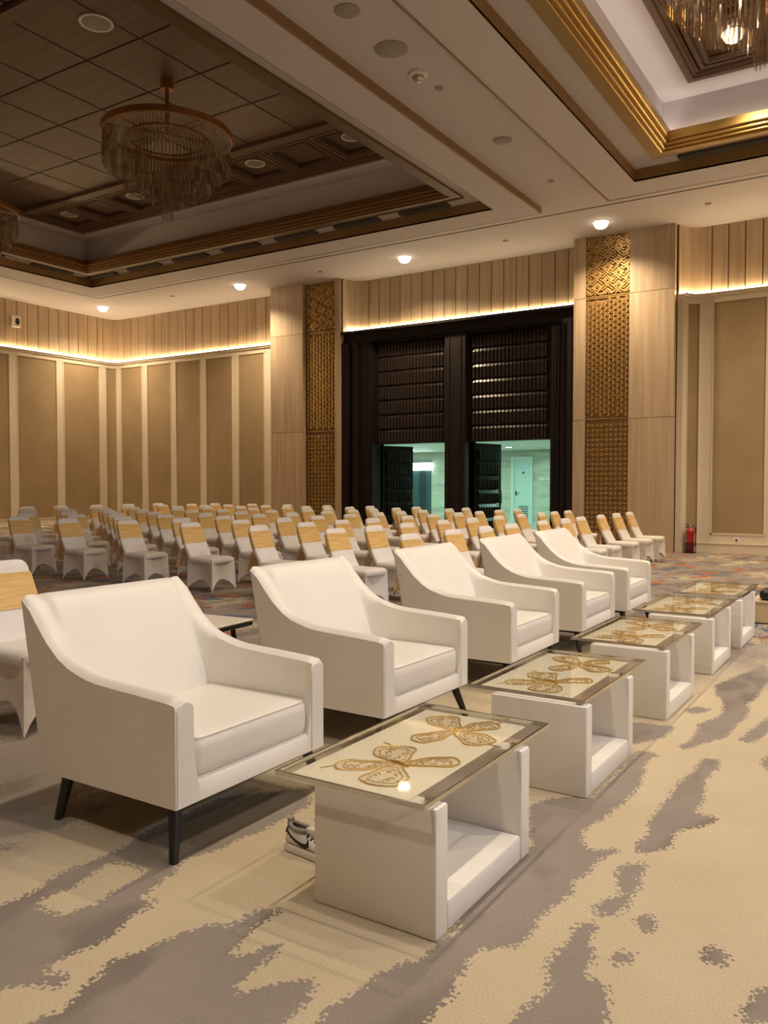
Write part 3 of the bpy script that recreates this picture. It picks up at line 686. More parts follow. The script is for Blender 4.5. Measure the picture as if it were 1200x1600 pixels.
def inset(r, a): return (r[0] + a, r[1] - a, r[2] + a, r[3] - a)
def band(mb, r, a0, z0, a1, z1):
    p, q_ = inset(r, a0), inset(r, a1)
    P_ = [(p[0], p[2]), (p[1], p[2]), (p[1], p[3]), (p[0], p[3])]; Q_ = [(q_[0], q_[2]), (q_[1], q_[2]), (q_[1], q_[3]), (q_[0], q_[3])]
    for k in range(4):
        k2 = (k + 1) % 4
        mb.quad((*P_[k], z0), (*P_[k2], z0), (*Q_[k2], z1), (*Q_[k], z1))
def bandobj(name, mat, r, prof, parent):
    mb = MB()
    for (a0, z0), (a1, z1) in zip(prof, prof[1:]): band(mb, r, a0, z0, a1, z1)
    return mb.build(name, mat, parent)
def coffer(nm, outer, hole, gold):
    mb = MB(); rect_minus(mb, outer, hole, RZ, RZ + 0.03)
    c = struct(mb.build(nm, 'ceiling_white'))
    mb = MB(); band(mb, outer, 0.0, RZ - 0.004, 0.0, C + 0.01); band(mb, outer, -0.012, RZ - 0.004, -0.012, C + 0.01); band(mb, outer, -0.012, RZ - 0.004, 0.03, RZ - 0.004)
    mb.build('edge_strip', 'brown_trim', c)
    bandobj('reveal', 'gold_dark', hole, [(-0.02, RZ + 0.002), (0.0, RZ - 0.003), (0.0, RZ + 0.22), (-0.05, RZ + 0.22)], c)
    bandobj('ledge', 'ledge_grey', hole, [(-0.05, RZ + 0.22), (0.46, RZ + 0.22)], c)
    m = 7.127
    prof = [(0.43, RZ + 0.22), (0.43, m), (0.625, m), (0.64, m + 0.012), (0.64, m + 0.03), (0.69, m + 0.03), (0.705, m + 0.042), (0.705, m + 0.075), (0.745, m + 0.075), (0.76, m + 0.09), (0.76, m + 0.13), (0.80, m + 0.13), (0.815, m + 0.145), (0.815, 7.40), (0.78, 7.40), (0.78, 7.25), (0.64, 7.25)]
    mb = MB()
    for (a0, z0), (a1, z1) in zip(prof, prof[1:]):
        mb.cur = 1 if abs(z1 - z0) < 1e-6 else 0
        band(mb, hole, a0, z0, a1, z1)
    mb.build('stepped_moulding', [gold, 'gold_flat' if gold == 'gold' else 'gold_flat_unlit'], c)
    bandobj('cove_wall', 'ceiling_white', hole, [(0.64, 7.25), (0.64, 7.955), (1.20, 7.955)], c)
    return c
LO, LH = (-20.1, -6.41, -4.0, 15.95), (-19.34, -7.12, -2.9, 15.2)
RO, RH = (-5.03, 9.2, -4.0, 15.95), (-4.31, 8.4, -2.9, 15.2)
cl_ = coffer('ceiling_left_coffer', LO, LH, 'gold_unlit'); cr_ = coffer('ceiling_right_coffer', RO, RH, 'gold')
mbs = MB()
for (a0, z0), (a1, z1) in (((0.66, 7.275), (0.74, 7.275)), ((0.74, 7.275), (0.74, 7.265)), ((0.74, 7.265), (0.66, 7.265)), ((0.66, 7.265), (0.66, 7.275))): band(mbs, RH, a0, z0, a1, z1)
mbs.build('cove_light_strip', 'cove_strip', cr_)
# slot diffusers on the ledge (far side and left side)
def diffuser(x0, x1, y0, y1, parent):
    o = box('air_slot', 'vent_dark', x0, x1, y0, y1, RZ + 0.17, RZ + 0.225, parent)
for k in range(7):
    xa = -8.0 - k * 1.68; diffuser(xa - 1.15, xa, 15.2 - 0.30, 15.2 - 0.12, cl_)
for k in range(4): diffuser(-19.34 + 0.12, -19.34 + 0.30, 13.2 - k * 2.0, 14.4 - k * 2.0, cl_)
for k in range(4): diffuser(-3.5 + k * 2.6, -2.05 + k * 2.6, 15.2 - 0.30, 15.2 - 0.12, cr_)

ZW = 7.97
def wood_ceiling(c, hole, mat_frame, xs_tiles, ys_tiles, left_border, lamps_far, tile_mat):
    w = inset(hole, 1.17)
    fr = box('wood_board', mat_frame, w[0], w[1], w[2], w[3], ZW + 0.12, ZW + 0.16, c)
    bandobj('wood_frame', mat_frame, w, [(0, ZW - 0.02), (0, ZW - 0.03), (0.10, ZW - 0.03), (0.10, ZW), (0.16, ZW), (0.16, ZW + 0.03), (0.2, ZW + 0.03), (0.2, ZW + 0.12)], c)
    return w
def border_panel(c, x0, x1, y0, y1, mat):
    r = (x0, x1, y0, y1)
    bandobj('border_frame', mat, r, [(0, ZW + 0.12), (0, ZW + 0.02), (0.07, ZW + 0.02), (0.07, ZW + 0.05), (0.12, ZW + 0.05), (0.12, ZW + 0.02), (0.16, ZW + 0.02), (0.16, ZW + 0.10)], c)
# left coffer (unlit)
w = wood_ceiling(cl_, LH, 'ceil_wood', None, None, None, None, None)
xs = [w[1] - 0.2] + [-8.48 - 1.18 * i for i in range(0, 8)]; ys = [7.25, 8.48, 9.71, 10.93, 12.18]
for i in range(len(xs) - 1):
    for j in range(len(ys) - 1):
        if xs[i] - xs[i + 1] < 0.3: continue
        box('ceiling_tile', 'ceil_wood', xs[i + 1] + 0.018, xs[i] - 0.018, ys[j] + 0.018, ys[j + 1] - 0.018, ZW + 0.06, ZW + 0.10, cl_)
box('tile_ground', 'ceil_wood_dark', w[0] + 0.2, w[1] - 0.2, 7.2, 12.2, ZW + 0.085, ZW + 0.12, cl_)
box('cross_beam', 'ceil_wood', w[0] + 0.2, w[1] - 0.2, 12.2, 12.45, ZW, ZW + 0.1, cl_)
box('cross_beam', 'ceil_wood', w[0] + 0.2, w[1] - 0.2, 6.95, 7.2, ZW, ZW + 0.1, cl_)
k = 0; x = w[1] - 0.25
while x - 1.2 > w[0]:
    border_panel(cl_, x - 1.16, x, 12.52, w[3] - 0.24, 'ceil_wood'); x -= 1.2
for k in range(7): border_panel(cl_, w[0] + 0.3 + k * 1.5, w[0] + 1.7 + k * 1.5, 5.3, 6.85, 'ceil_wood')
# right coffer (lit)
w2 = wood_ceiling(cr_, RH, 'ceil_wood', None, None, None, None, None)
xx = w2[0] + 0.24
while xx + 1.7 < w2[1]:
    border_panel(cr_, xx, xx + 1.66, 12.40, w2[3] - 0.24, 'ceil_wood'); xx += 1.72
yy = 12.2
while yy - 1.8 > w2[2]:
    border_panel(cr_, w2[0] + 0.24, w2[0] + 1.6, yy - 1.76, yy, 'ceil_wood'); yy -= 1.82
for i in range(7):
    for j in range(10):
        box('ceiling_tile', 'ceil_wood', -1.4 + i * 1.18 + 0.018, -1.4 + (i + 1) * 1.18 - 0.018, 0.0 + j * 1.22 + 0.018, 0.0 + (j + 1) * 1.22 - 0.018, ZW + 0.06, ZW + 0.10, cr_)

# ------------------------------------------------------------------ lamps and small ceiling fittings
def downlight(x, y, z, power, label, group, color=WARM, angle=140, rad=0.15, lit=True, blend=1.0, cat='downlight'):
    t = thing('downlight', label, cat, (x, y, z), group=group)
    mb = MB(); mb.lathe([(rad, -0.004), (rad + 0.006, -0.012), (rad + 0.035, -0.010), (rad + 0.04, 0.0)], (0, 0, 0), 24, cap=False); mb.build('trim_ring', 'white_plastic', t, smooth=40)
    mb = MB(); mb.lathe([(rad, -0.005), (rad * 0.97, -0.05), (rad * 0.8, -0.10), (rad * 0.5, -0.13), (0.001, -0.14)] if lit else [(rad, -0.005), (rad * 0.6, -0.012), (0.001, -0.014)], (0, 0, 0), 24, cap=False); mb.build('lens', 'lamp_warm' if lit else 'lamp_off', t, smooth=40)  # lit lens swells into a dome that stands in for the lamp's round glare
    if lit:
        o = spot('downlight_lamp', (x, y, z - 0.17), (x, y, 0), power, color, angle, blend, 0.08)
    return t
G1 = 'perimeter downlights along the door wall'
downlight(-21.65, 17.43, C, P_PERIM, 'glowing downlight in the rounded far left corner of the ceiling', G1)
downlight(-15.98, 17.55, C, P_PERIM, 'glowing downlight left of the left wooden pillar', G1)
downlight(-10.63, 17.62, C, P_PERIM, 'glowing downlight above the dark double doorway', G1)
downlight(-5.68, 17.53, C, P_PERIM, 'glowing downlight in front of the bright carved gold screen', G1)
for k, (x, y) in enumerate(((-0.4, 17.5), (5.0, 17.5))): downlight(x, y, C, P_PERIM, 'perimeter downlight beyond the right edge of view, %s from the pillar' % ORD[k], G1)
for k, y in enumerate((12.1, 6.8, 1.5, -3.5)): downlight(-21.65, y, C, P_PERIM, 'perimeter downlight along the left wall, %s from the corner' % ORD[k], 'perimeter downlights along the left wall')
G2 = 'downlights in the lit right coffer'
downlight(-2.30, 13.05, ZW + 0.09, P_COFFER, 'glaring downlight in the wooden corner panel of the right coffer', G2, NEUT, 150)
for k, (x, y) in enumerate(((0.7, 13.05), (4.2, 13.05), (-2.30, 10.0), (-2.30, 6.6), (-2.30, 3.2), (-2.30, -0.4), (6.6, 3.0), (6.6, 7.0), (6.6, 11.0), (2.2, 5.5), (2.2, 9.5))):
    downlight(x, y, ZW + 0.09, P_COFFER, 'downlight in the right coffer outside the view, %s of the ring' % ORD[k], G2, NEUT, 150)
for k, x in enumerate((-9.04, -11.45, -15.05, -17.4)):
    downlight(x, 13.05, ZW + 0.09, 0, 'unlit round light in the far wooden border of the left coffer, %s from the right' % ORD[k], 'unlit lights in the left coffer', lit=False, rad=0.17)
downlight(-9.85, 7.87, ZW + 0.055, 0, 'unlit round light with a grey rim between the wooden ceiling tiles', 'unlit lights in the left coffer', lit=False, rad=0.2)
def disc(x, y, r, label, name='ceiling_speaker', mat='disc_grey', z=C, cat='speaker'):
    mb = MB(); mb.lathe([(r, 0.0), (r, -0.012), (r * 0.93, -0.02), (0.001, -0.022)], (0, 0, 0), 28, cap=False)
    o = mb.build(name, mat, None, smooth=40); o.location = (x, y, z); return tag(o, label, cat)
disc(-5.71, 8.15, 0.155, 'small round grey ceiling speaker at the top edge, between the two coffers')
disc(-5.73, 9.16, 0.215, 'large round grey ceiling speaker between the two coffers')
disc(-5.70, 12.53, 0.155, 'faint round ceiling speaker between the coffers, farthest from the camera')
t = thing('smoke_detector', 'small white domed detector beside the large grey ceiling speaker', 'detector', (-5.76, 9.90, C))
mb = MB(); mb.lathe([(0.13, 0), (0.13, -0.03), (0.115, -0.045)], n=24); mb.build('base', 'white_plastic', t, smooth=40)
mb = MB(); mb.lathe([(0.085, -0.045), (0.075, -0.085), (0.05, -0.11), (0.001, -0.12)], n=24, cap=False); mb.build('dome', 'steel', t, smooth=60)
for x, y, lb in ((-5.71, 10.41, 'tiny sprinkler rose just past the domed detector'), (-5.70, 14.68, 'tiny sprinkler rose near the end of the ceiling band'), (-3.51, 17.52, 'tiny sprinkler rose above the fire extinguisher corner'), (-7.95, 17.67, 'tiny sprinkler rose above the right half of the doorway'), (-13.2, 17.6, 'tiny sprinkler rose above the left carved screen'), (-18.6, 17.5, 'tiny sprinkler rose above the fabric wall panels')):
    disc(x, y, 0.06, lb, 'sprinkler', 'disc_grey', C, 'sprinkler')
# wall box with round grille, far left
t = thing('wall_speaker', 'small white wall box with a black oval grille high on the left wall', 'speaker', (X0 + 0.03, 15.30, 6.42))
box('bracket', 'white_plastic', 0.0, 0.08, -0.05, 0.05, -0.06, 0.06, t)
mb = MB(); mb.bevbox(0.06, 0.20, -0.12, 0.12, -0.17, 0.17, 0.025); mb.build('case', 'white_plastic', t, smooth=40)
mb = MB()
rg = [[(0.205 if k else 0.199, 0.075 * f * math.cos(2 * math.pi * i / 20), 0.11 * f * math.sin(2 * math.pi * i / 20)) for i in range(20)] for k, f in ((0, 1.0), (1, 0.9), (1, 0.01))]
mb.loft(rg); mb.build('grille', 'black_plastic', t)
t = thing('wall_outlet', 'white wall socket on the cream skirting of the right wall', 'socket', (-3.13, 18.975, 0.29))
mb = MB(); mb.bevbox(-0.06, 0.06, -0.012, 0.002, -0.05, 0.05, 0.005); mb.build('plate', 'white_plastic', t)
mb = MB(); mb.box(-0.022, 0.022, -0.014, -0.011, -0.022, 0.022); mb.build('socket', 'vent_dark', t)
# ------------------------------------------------------------------ armchairs
def arm_shell():
    w = 0.485
    arm = [(-0.132, 0.992), (-0.078, 0.952), (-0.028, 0.893), (0.045, 0.815), (0.123, 0.753), (0.19, 0.718), (0.253, 0.698), (0.32, 0.682), (0.379, 0.674), (0.48, 0.668), (0.58, 0.664), (0.70, 0.658), (0.80, 0.652), (0.842, 0.646), (0.85, 0.632)]
    inn = [(-0.105, 0.995), (-0.06, 0.965), (-0.015, 0.90), (0.035, 0.82), (0.08, 0.74), (0.12, 0.66), (0.155, 0.58), (0.185, 0.50), (0.21, 0.42), (0.235, 0.345), (0.30, 0.30), (0.50, 0.30), (0.75, 0.30), (0.838, 0.30), (0.85, 0.288)]
    back = [(0.0, 0.21), (-0.045, 0.45), (-0.09, 0.70), (-0.135, 0.94), (-0.143, 0.97)]
    cols = [-w, -w + 0.006, -w + 0.022, -w + 0.05, -w + 0.08, -w + 0.098, -w + 0.112, -w + 0.124, -w + 0.14, -0.20, 0.0]
    cols = cols + [-c for c in reversed(cols[:-1])]
    def sm(t): t = max(0, min(1, t)); return t * t * (3 - 2 * t)
    rows = []
    nb = len(back)
    for x, z in back:
        rows.append([(x + (0.008 if abs(abs(y) - w) < 1e-6 else 0), y, z if z < 0.9 else z + 0.018 * sm((w - abs(y)) / 0.1)) for y in cols])
    for (xa, za), (xi, zi) in zip(arm, inn):
        r = []
        for y in cols:
            e = w - abs(y)
            t = sm((e - 0.075) / 0.05)
            x = xa * (1 - t) + xi * t; z = za * (1 - t) + zi * t
            drop = 0.022 * (1 - sm(e / 0.022)) ; z -= drop
            if 0.05 < e < 0.1 : z -= 0.006
            r.append((x, y, z))
        rows.append(r)
    rows.append([(0.85, y, 0.21) for y in cols])
    nr, nc = len(rows), len(cols)
    v = [p for r in rows for p in r]; f = []; part = []
    for i in range(nr - 1):
        for k in range(nc - 1):
            f.append((i * nc + k, i * nc + k + 1, (i + 1) * nc + k + 1, (i + 1) * nc + k))
            yc = (cols[k] + cols[k + 1]) / 2
            side = abs(yc) > w - 0.118
            if i < nb: part.append('backrest')
            elif side: part.append('armrest_a' if yc < 0 else 'armrest_b')
            elif i < nb + 9: part.append('backrest')
            else: part.append('front_rail')
    # outer sides
    for k, nm in ((0, 'armrest_a'), (nc - 1, 'armrest_b')):
        base = len(v); ids = list(range(nb - 1, nr - 1))
        for i in ids:
            x = rows[i][k][0]; xb = (x + 0.143) / 0.993 * 0.85
            v.append((xb, rows[i][k][1], 0.21))
        for j in range(len(ids) - 1):
            a, b_ = ids[j] * nc + k, ids[j + 1] * nc + k
            f.append((a, b_, base + j + 1, base + j) if k == 0 else (b_, a, base + j, base + j + 1)); part.append(nm)
        # wedge behind
        tri = [i * nc + k for i in range(nb)]
        f.append(tuple(tri + [base]) if k else tuple([base] + tri[::-1])); part.append(nm)
    me = bpy.data.meshes.new('shell'); me.from_pydata(v, [], f); me.update()
    import bmesh
    bm = bmesh.new(); bm.from_mesh(me); bmesh.ops.recalc_face_normals(bm, faces=bm.faces)
    up = sum((fa.normal.z for fa in bm.faces if fa.calc_center_median().z > 0.6 and fa.calc_center_median().x > 0.4))
    if up < 0: bmesh.ops.reverse_faces(bm, faces=bm.faces)
    bm.to_mesh(me); bm.free()
    me.polygons.foreach_set('use_smooth', [True] * len(me.polygons)); me.set_sharp_from_angle(angle=R(50))
    cn = [tuple(c.vector) for c in me.corner_normals]
    out = {}
    for nm in ('backrest', 'armrest_a', 'armrest_b', 'front_rail'):
        idx = {}; vv = []; ff = []; nn = []
        for p in me.polygons:
            if part[p.index] != nm: continue
            fc = []
            for li, vi in zip(p.loop_indices, p.vertices):
                if vi not in idx: idx[vi] = len(vv); vv.append(tuple(me.vertices[vi].co))
                fc.append(idx[vi]); nn.append(cn[li])
            ff.append(tuple(fc))
        m2 = bpy.data.meshes.new(nm); m2.from_pydata(vv, [], ff); m2.update()
        m2.polygons.foreach_set('use_smooth', [True] * len(m2.polygons)); m2.normals_split_custom_set(nn)
        m2.materials.append(MAT['leather']); out[nm] = m2
    return out
SHELL = arm_shell()
def cushion_mesh():
    mb = MB(); x0, x1, y0, y1, z0, z1 = 0.19, 0.846, -0.368, 0.368, 0.302, 0.462
    def ring(ins, z, r):
        pts = []; n = 4; r = max(r, 0.004)
        for cx, cy, a0 in ((x1 - ins - r, y1 - ins - r, 0), (x0 + ins + r, y1 - ins - r, 90), (x0 + ins + r, y0 + ins + r, 180), (x1 - ins - r, y0 + ins + r, 270)):
            for k in range(n + 1):
                a = R(a0 + 90 * k / n); pts.append((cx + r * math.cos(a), cy + r * math.sin(a), z))
        return pts
    rg = [ring(0.02, z0, 0.03), ring(0.004, z0 + 0.012, 0.035), ring(0.0, z0 + 0.05, 0.035), ring(0.0, z1 - 0.05, 0.035), ring(0.003, z1 - 0.018, 0.035), ring(0.012, z1 - 0.003, 0.035), ring(0.028, z1 + 0.003, 0.035), ring(0.07, z1 + 0.010, 0.03), ring(0.14, z1 + 0.017, 0.03), ring(0.24, z1 + 0.021, 0.03)]
    mb.loft(rg, cap=True); return mb.mesh('seat_cushion', 'leather', 60), ring(0.010, z1 - 0.002, 0.035)
CUSH, PIPE = cushion_mesh()
def armchair(loc, rz, label):
    t = thing('armchair', label, 'armchair', loc, rz, 'row of white armchairs')
    obj('backrest', SHELL['backrest'], t); obj('armrest', SHELL['armrest_a'], t); obj('armrest', SHELL['armrest_b'], t); obj('front_rail', SHELL['front_rail'], t)
    for sy in (-1, 1):
        if 'AF' not in globals():
            mb = MB(); n = 10; pl_ = []
            h = 0.046
            prof = [(-h, 0.213), (h, 0.213), (h, 0.60)] + [(h * math.cos(R(a)), 0.60 + 0.034 * math.sin(R(a))) for a in range(0, 181, 20)] + [(-h, 0.60)]
            b = len(prof)
            i0 = 0
            mb.v += [(0.846, y, z) for y, z in prof] + [(0.856, y * 0.95, 0.213 + (z - 0.213) * 0.992) for y, z in prof]
            mb.face(tuple(range(b, 2 * b)))
            for k in range(b): mb.face((k, (k + 1) % b, b + (k + 1) % b, b + k))
            globals()['AF'] = mb.mesh('arm_front', 'leather', 40)
            mb = MB(); mb.tube([Vector(p) for p in PIPE] + [Vector(PIPE[0])], 0.0045, 6, cap=False); globals()['WELT'] = mb.mesh('welt', 'leather', 60)
            mb = MB(); mb.box(0.05, 0.81, -0.44, 0.44, 0.185, 0.214); globals()['UND'] = mb.mesh('underside', 'black_plastic')
            def leg(top, foot):
                mb = MB()
                rg = []
                for f_, r_ in ((0, 0.029), (1, 0.019)):
                    c_ = Vector(top).lerp(Vector(foot), f_); rg.append([(c_.x + r_ * math.cos(R(45 + 360 * q / 12)) , c_.y + r_ * math.sin(R(45 + 360 * q / 12)), c_.z) for q in range(12)])
                mb.loft(rg, cap=True); return mb.mesh('leg', 'leg_black', 40)
            globals()['LEGS'] = [leg((0.785, -0.425, 0.2), (0.838, -0.487, 0.0)), leg((0.785, 0.425, 0.2), (0.838, 0.487, 0.0)), leg((0.10, -0.415, 0.2), (0.075, -0.455, 0.0)), leg((0.10, 0.415, 0.2), (0.075, 0.455, 0.0))]
        o = obj('arm_front', AF, t, (0, sy * 0.434, 0))
    cu = obj('seat_cushion', CUSH, t); obj('welt', WELT, cu)
    obj('underside', UND, t)
    for l_ in LEGS: obj('leg', l_, t)
    return t
armchair((-3.27, 2.755, 0), 0.0, 'nearest and largest white leather armchair, at the left front')
armchair((-3.255, 4.29, 0), R(-1.2), 'second white leather armchair from the camera')
armchair((-3.25, 5.93, 0), R(0.4), 'third white leather armchair from the camera, middle of the row')
armchair((-3.25, 7.44, 0), R(0.6), 'fourth white leather armchair from the camera')
armchair((-3.26, 8.80, 0), R(1.2), 'farthest white leather armchair, last of the row')

# ------------------------------------------------------------------ coffee tables
def wing(mb, c, tip, wd, z, tail=0.0):
    c = Vector(c); tip = Vector(tip); ax = tip - c; Ln = ax.length; ax.normalize(); pp = Vector((-ax.y, ax.x))
    pts = []
    n = 28
    for k in range(n):
        a = 2 * math.pi * k / n; u = (1 - math.cos(a)) / 2
        wv = 1 + 0.10 * math.sin(5 * a)
        p = c + ax * (Ln * u) + pp * (wd * (1 if math.sin(a) >= 0 else -1) * abs(math.sin(a)) ** 0.8 * (0.25 + 0.75 * u) * wv); pts.append(p)
    b = len(mb.v); mb.cur = 0
    mb.v += [(p.x, p.y, z) for p in pts]; mb.face(tuple(b + k for k in range(n)))
    mb.cur = 1; mb.tube([(p.x, p.y, z + 0.001) for p in pts] + [(pts[0].x, pts[0].y, z + 0.001)], 0.0042, 5, cap=False)
    cc = c + ax * (Ln * 0.55)
    inner = [cc + (p - cc) * 0.72 for p in pts]
    mb.tube([(p.x, p.y, z + 0.0008) for p in inner] + [(inner[0].x, inner[0].y, z + 0.0008)], 0.0022, 4, cap=False)
    for k in range(5):
        q = cc + ax * (Ln * (-0.22 + 0.11 * k)) + pp * (wd * 0.35 * math.sin(k * 2.3))
        mb.tube([(q.x + 0.012 * math.cos(i), q.y + 0.012 * math.sin(i), z + 0.001) for i in np.linspace(0, 5.2, 8)], 0.0022, 4)
    mb.cur = 2
    for k in range(9):
        q = cc + ax * (Ln * 0.3 * math.sin(k * 1.9)) + pp * (wd * 0.5 * math.cos(k * 2.7))
        mb.lathe([(0.004, 0), (0.003, 0.003)], (q.x, q.y, z), 6)
    if tail:
        mb.cur = 1
        e = tip; mb.tube([(e.x, e.y, z), (e.x + ax.x * 0.03 + pp.x * 0.01, e.y + ax.y * 0.03 + pp.y * 0.01, z), (e.x + ax.x * 0.055 + pp.x * tail, e.y + ax.y * 0.055 + pp.y * tail, z)], [0.005, 0.004, 0.003], 5)
ZB = 0.4467
def butterfly(c, tips, widths, tails):
    res = []
    for tp_, wd, tl in zip(tips, widths, tails):
        mb = MB(); wing(mb, c, tp_, wd, ZB, tl); res.append(('wing', mb.mesh('wing', ['embroidery', 'gold_thread', 'gold_sequin'])))
    mb = MB(); c = Vector(c); d = (Vector(tips[0]) + Vector(tips[1]) - Vector(tips[2]) - Vector(tips[3])); d.normalize()
    mb.tube([(c.x - d.x * 0.05, c.y - d.y * 0.05, ZB + 0.002), (c.x, c.y, ZB + 0.003), (c.x + d.x * 0.045, c.y + d.y * 0.045, ZB + 0.002)], [0.004, 0.011, 0.005], 8)
    res.append(('butterfly_body', mb.mesh('butterfly_body', 'gold_sequin', 60)))
    return res
BF = butterfly((-0.073, 0.304), [(-0.267, 0.163), (-0.205, 0.47), (0.105, 0.455), (-0.02, 0.075)], [0.078, 0.115, 0.072, 0.112], [0.02, 0.03, 0, 0]) \
   + butterfly((-0.085, 0.79), [(-0.255, 0.94), (0.02, 0.975), (-0.165, 0.575), (0.105, 0.70)], [0.105, 0.075, 0.075, 0.10], [0, 0.02, 0, 0.025])
def mk(fn, name, mat, smooth=None):
    mb = MB(); fn(mb); return mb.mesh(name, mat, smooth)
TB = dict(
    near=mk(lambda m_: m_.bevbox(-0.25, 0.25, 0.0, 0.085, 0.0, 0.4398, 0.010, 2), 'side_panel', 'leather_base', 40),
    bottom=mk(lambda m_: m_.bevbox(-0.25, 0.25, 0.0, 0.615, 0.0, 0.105, 0.014, 2), 'bottom_panel', 'leather_base', 40),
    glass=mk(lambda m_: m_.box(-0.385, 0.228, -0.033, 1.043, 0.4535, 0.4635), 'glass_top', 'glass'),
    cloth=mk(lambda m_: m_.bevbox(-0.36, 0.135, 0.02, 1.02, 0.4400, 0.4462, 0.0028, 1), 'embroidered_panel', 'cream_cloth'),
    pad=mk(lambda m_: m_.lathe([(0.018, 0.4398), (0.018, 0.4534)], n=14), 'glass_pad', 'steel', 40))
def rimf(m_):
    a0, a1, b0, b1 = -0.39, 0.233, -0.038, 1.048; t_ = 0.009; z0, z1 = 0.4505, 0.4665
    rect_minus(m_, (a0, a1, b0, b1), (a0 + t_, a1 - t_, b0 + t_, b1 - t_), z0, z1)
TB['rim'] = mk(rimf, 'metal_edge', 'chrome')
def coffee_table(x, y, rz, label, gy=0.0):
    t = thing('coffee_table', label, 'coffee table', (x, y, 0), rz, 'row of glass-topped coffee tables')
    obj('side_panel', TB['near'], t); obj('side_panel', TB['near'], t, (0, 0.70, 0)); obj('bottom_panel', TB['bottom'], t, (0, 0.085, 0))
    g = obj('glass_top', TB['glass'], t, (0, gy, 0)); obj('metal_edge', TB['rim'], g)
    for px_, py_ in ((0.2, 0.045), (0.2, 0.74)): obj('glass_pad', TB['pad'], t, (px_, py_, 0))
    c = obj('embroidered_panel', TB['cloth'], t, (0, gy, 0))
    for nm, me_ in BF: obj(nm, me_, c)
coffee_table(-1.53, 2.325, 0, 'nearest glass-topped coffee table with gold butterfly embroidery, beside the sneakers', -0.01)
coffee_table(-1.525, 3.79, 0, 'second glass-topped butterfly coffee table from the camera', 0.06)
coffee_table(-1.525, 5.325, 0, 'third glass-topped butterfly coffee table, middle of the row', 0.06)
coffee_table(-1.535, 6.80, 0, 'fourth glass-topped butterfly coffee table from the camera', 0.08)
coffee_table(-1.525, 8.04, 0, 'farthest glass-topped butterfly coffee table, beside the cream platform', 0.16)

# ------------------------------------------------------------------ banquet chairs
def seat_cover():
    mb = MB(); a, b_ = 0.225, 0.225; zt = 0.455
    cs = [(a, -b_), (a, b_), (-a, b_), (-a, -b_)]
    n, m_ = 12, 6
    for s_ in range(4):
        (x0, y0), (x1, y1) = cs[s_], cs[(s_ + 1) % 4]
        nx, ny = (y1 - y0), -(x1 - x0); ln = math.hypot(nx, ny); nx /= ln; ny /= ln
        rg = []
        for j in range(m_ + 1):
            row = []
            for i in range(n + 1):
                u = i / n; q = math.sin(math.pi * u)
                zb = 0.004 + 0.17 * q ** 0.65
                z = zt + (zb - zt) * j / m_
                fl = (1 - z / zt)
                e = abs(2 * u - 1)
                x = x0 + (x1 - x0) * u; y = y0 + (y1 - y0) * u
                k = 1 + 0.07 * fl * e ** 2
                pin = 0.045 * q * math.sin(math.pi * min(1, fl * 1.15)) ** 0.8 if 0 < fl * 1.15 < 1 else 0
                row.append((x * k - nx * pin, y * k - ny * pin, z))
            rg.append(row)
        mb.loft(rg, closed=False)
    def ring(ins, z, r=0.05):
        pts = []
        for cx, cy, a0 in ((a - r, b_ - r, 0), (-a + r, b_ - r, 90), (-a + r, -b_ + r, 180), (a - r, -b_ + r, 270)):
            for k in range(4):
                an = R(a0 + 30 * k); q = max(0.002, r - ins); pts.append((cx + q * math.cos(an) , cy + q * math.sin(an), z))
        return pts
    rg = [ring(-0.004, 0.405), ring(-0.012, 0.43), ring(-0.008, 0.455), ring(0.008, 0.472), ring(0.035, 0.48), ring(0.048, 0.483)]
    mb.loft(rg, cap=True)
    return mb.mesh('seat_cover', 'spandex', 55)
AX0, AX1 = Vector((-0.195, 0, 0.44)), Vector((-0.415, 0, 0.945))
def back_loft(mb, t0, t1, grow, n=7, round_top=True, cap=True):
    ax = (AX1 - AX0).normalized(); nrm = Vector((ax.z, 0, -ax.x))
    L_ = (AX1 - AX0).length; rg = []
    ts = [t0 + (t1 - t0) * k / n for k in range(n + 1)]
    if round_top: ts = ts[:-1] + [1 - 0.09, 1 - 0.045, 1 - 0.015, 1.0]
    for t_ in ts:
        hw = 0.215 + (0.190 - 0.215) * t_ + 0.012 * math.sin(math.pi * t_); th = 0.030 - 0.006 * t_
        if round_top:
            d = (1 - t_) * L_
            if d < 0.05: hw -= 0.05 - math.sqrt(max(0, 0.05 ** 2 - (0.05 - d) ** 2)) ; th *= 0.55 + 0.45 * math.sqrt(max(0, d / 0.05))
        hw += grow; thg = th + grow
        bow = -0.02 * math.sin(math.pi * t_)
        c = AX0 + ax * (L_ * t_) + nrm * bow; r = min(0.022, thg * 0.9)
        ring = []
        for sy, sn, a0 in ((1, 1, 0), (-1, 1, 90), (-1, -1, 180), (1, -1, 270)):
            for k in range(4):
                an = R(a0 + 30 * k)
                yy_ = sy * (hw - r) + r * math.cos(an); nn_ = sn * (thg - r) + r * math.sin(an)
                p = c + Vector((0, yy_, 0)) + nrm * nn_; ring.append(tuple(p))
        rg.append(ring)
    mb.loft(rg, cap=cap)
def tail_mesh():
    mb = MB(); rg = []
    for j in range(7):
        f_ = j / 6; z = 0.74 - 0.42 * f_; x = -0.375 - 0.10 * f_ ** 0.7; hw = 0.03 + 0.13 * f_
        rg.append([(x - 0.03 * math.sin(i * 1.7 + f_ * 3) * (0.3 + f_), -hw + 2 * hw * i / 10 - 0.06 * f_, z + 0.015 * math.sin(i * 2.1)) for i in range(11)])
    mb.loft(rg, closed=False)
    return mb.mesh('sash_tail', 'organza', 60)
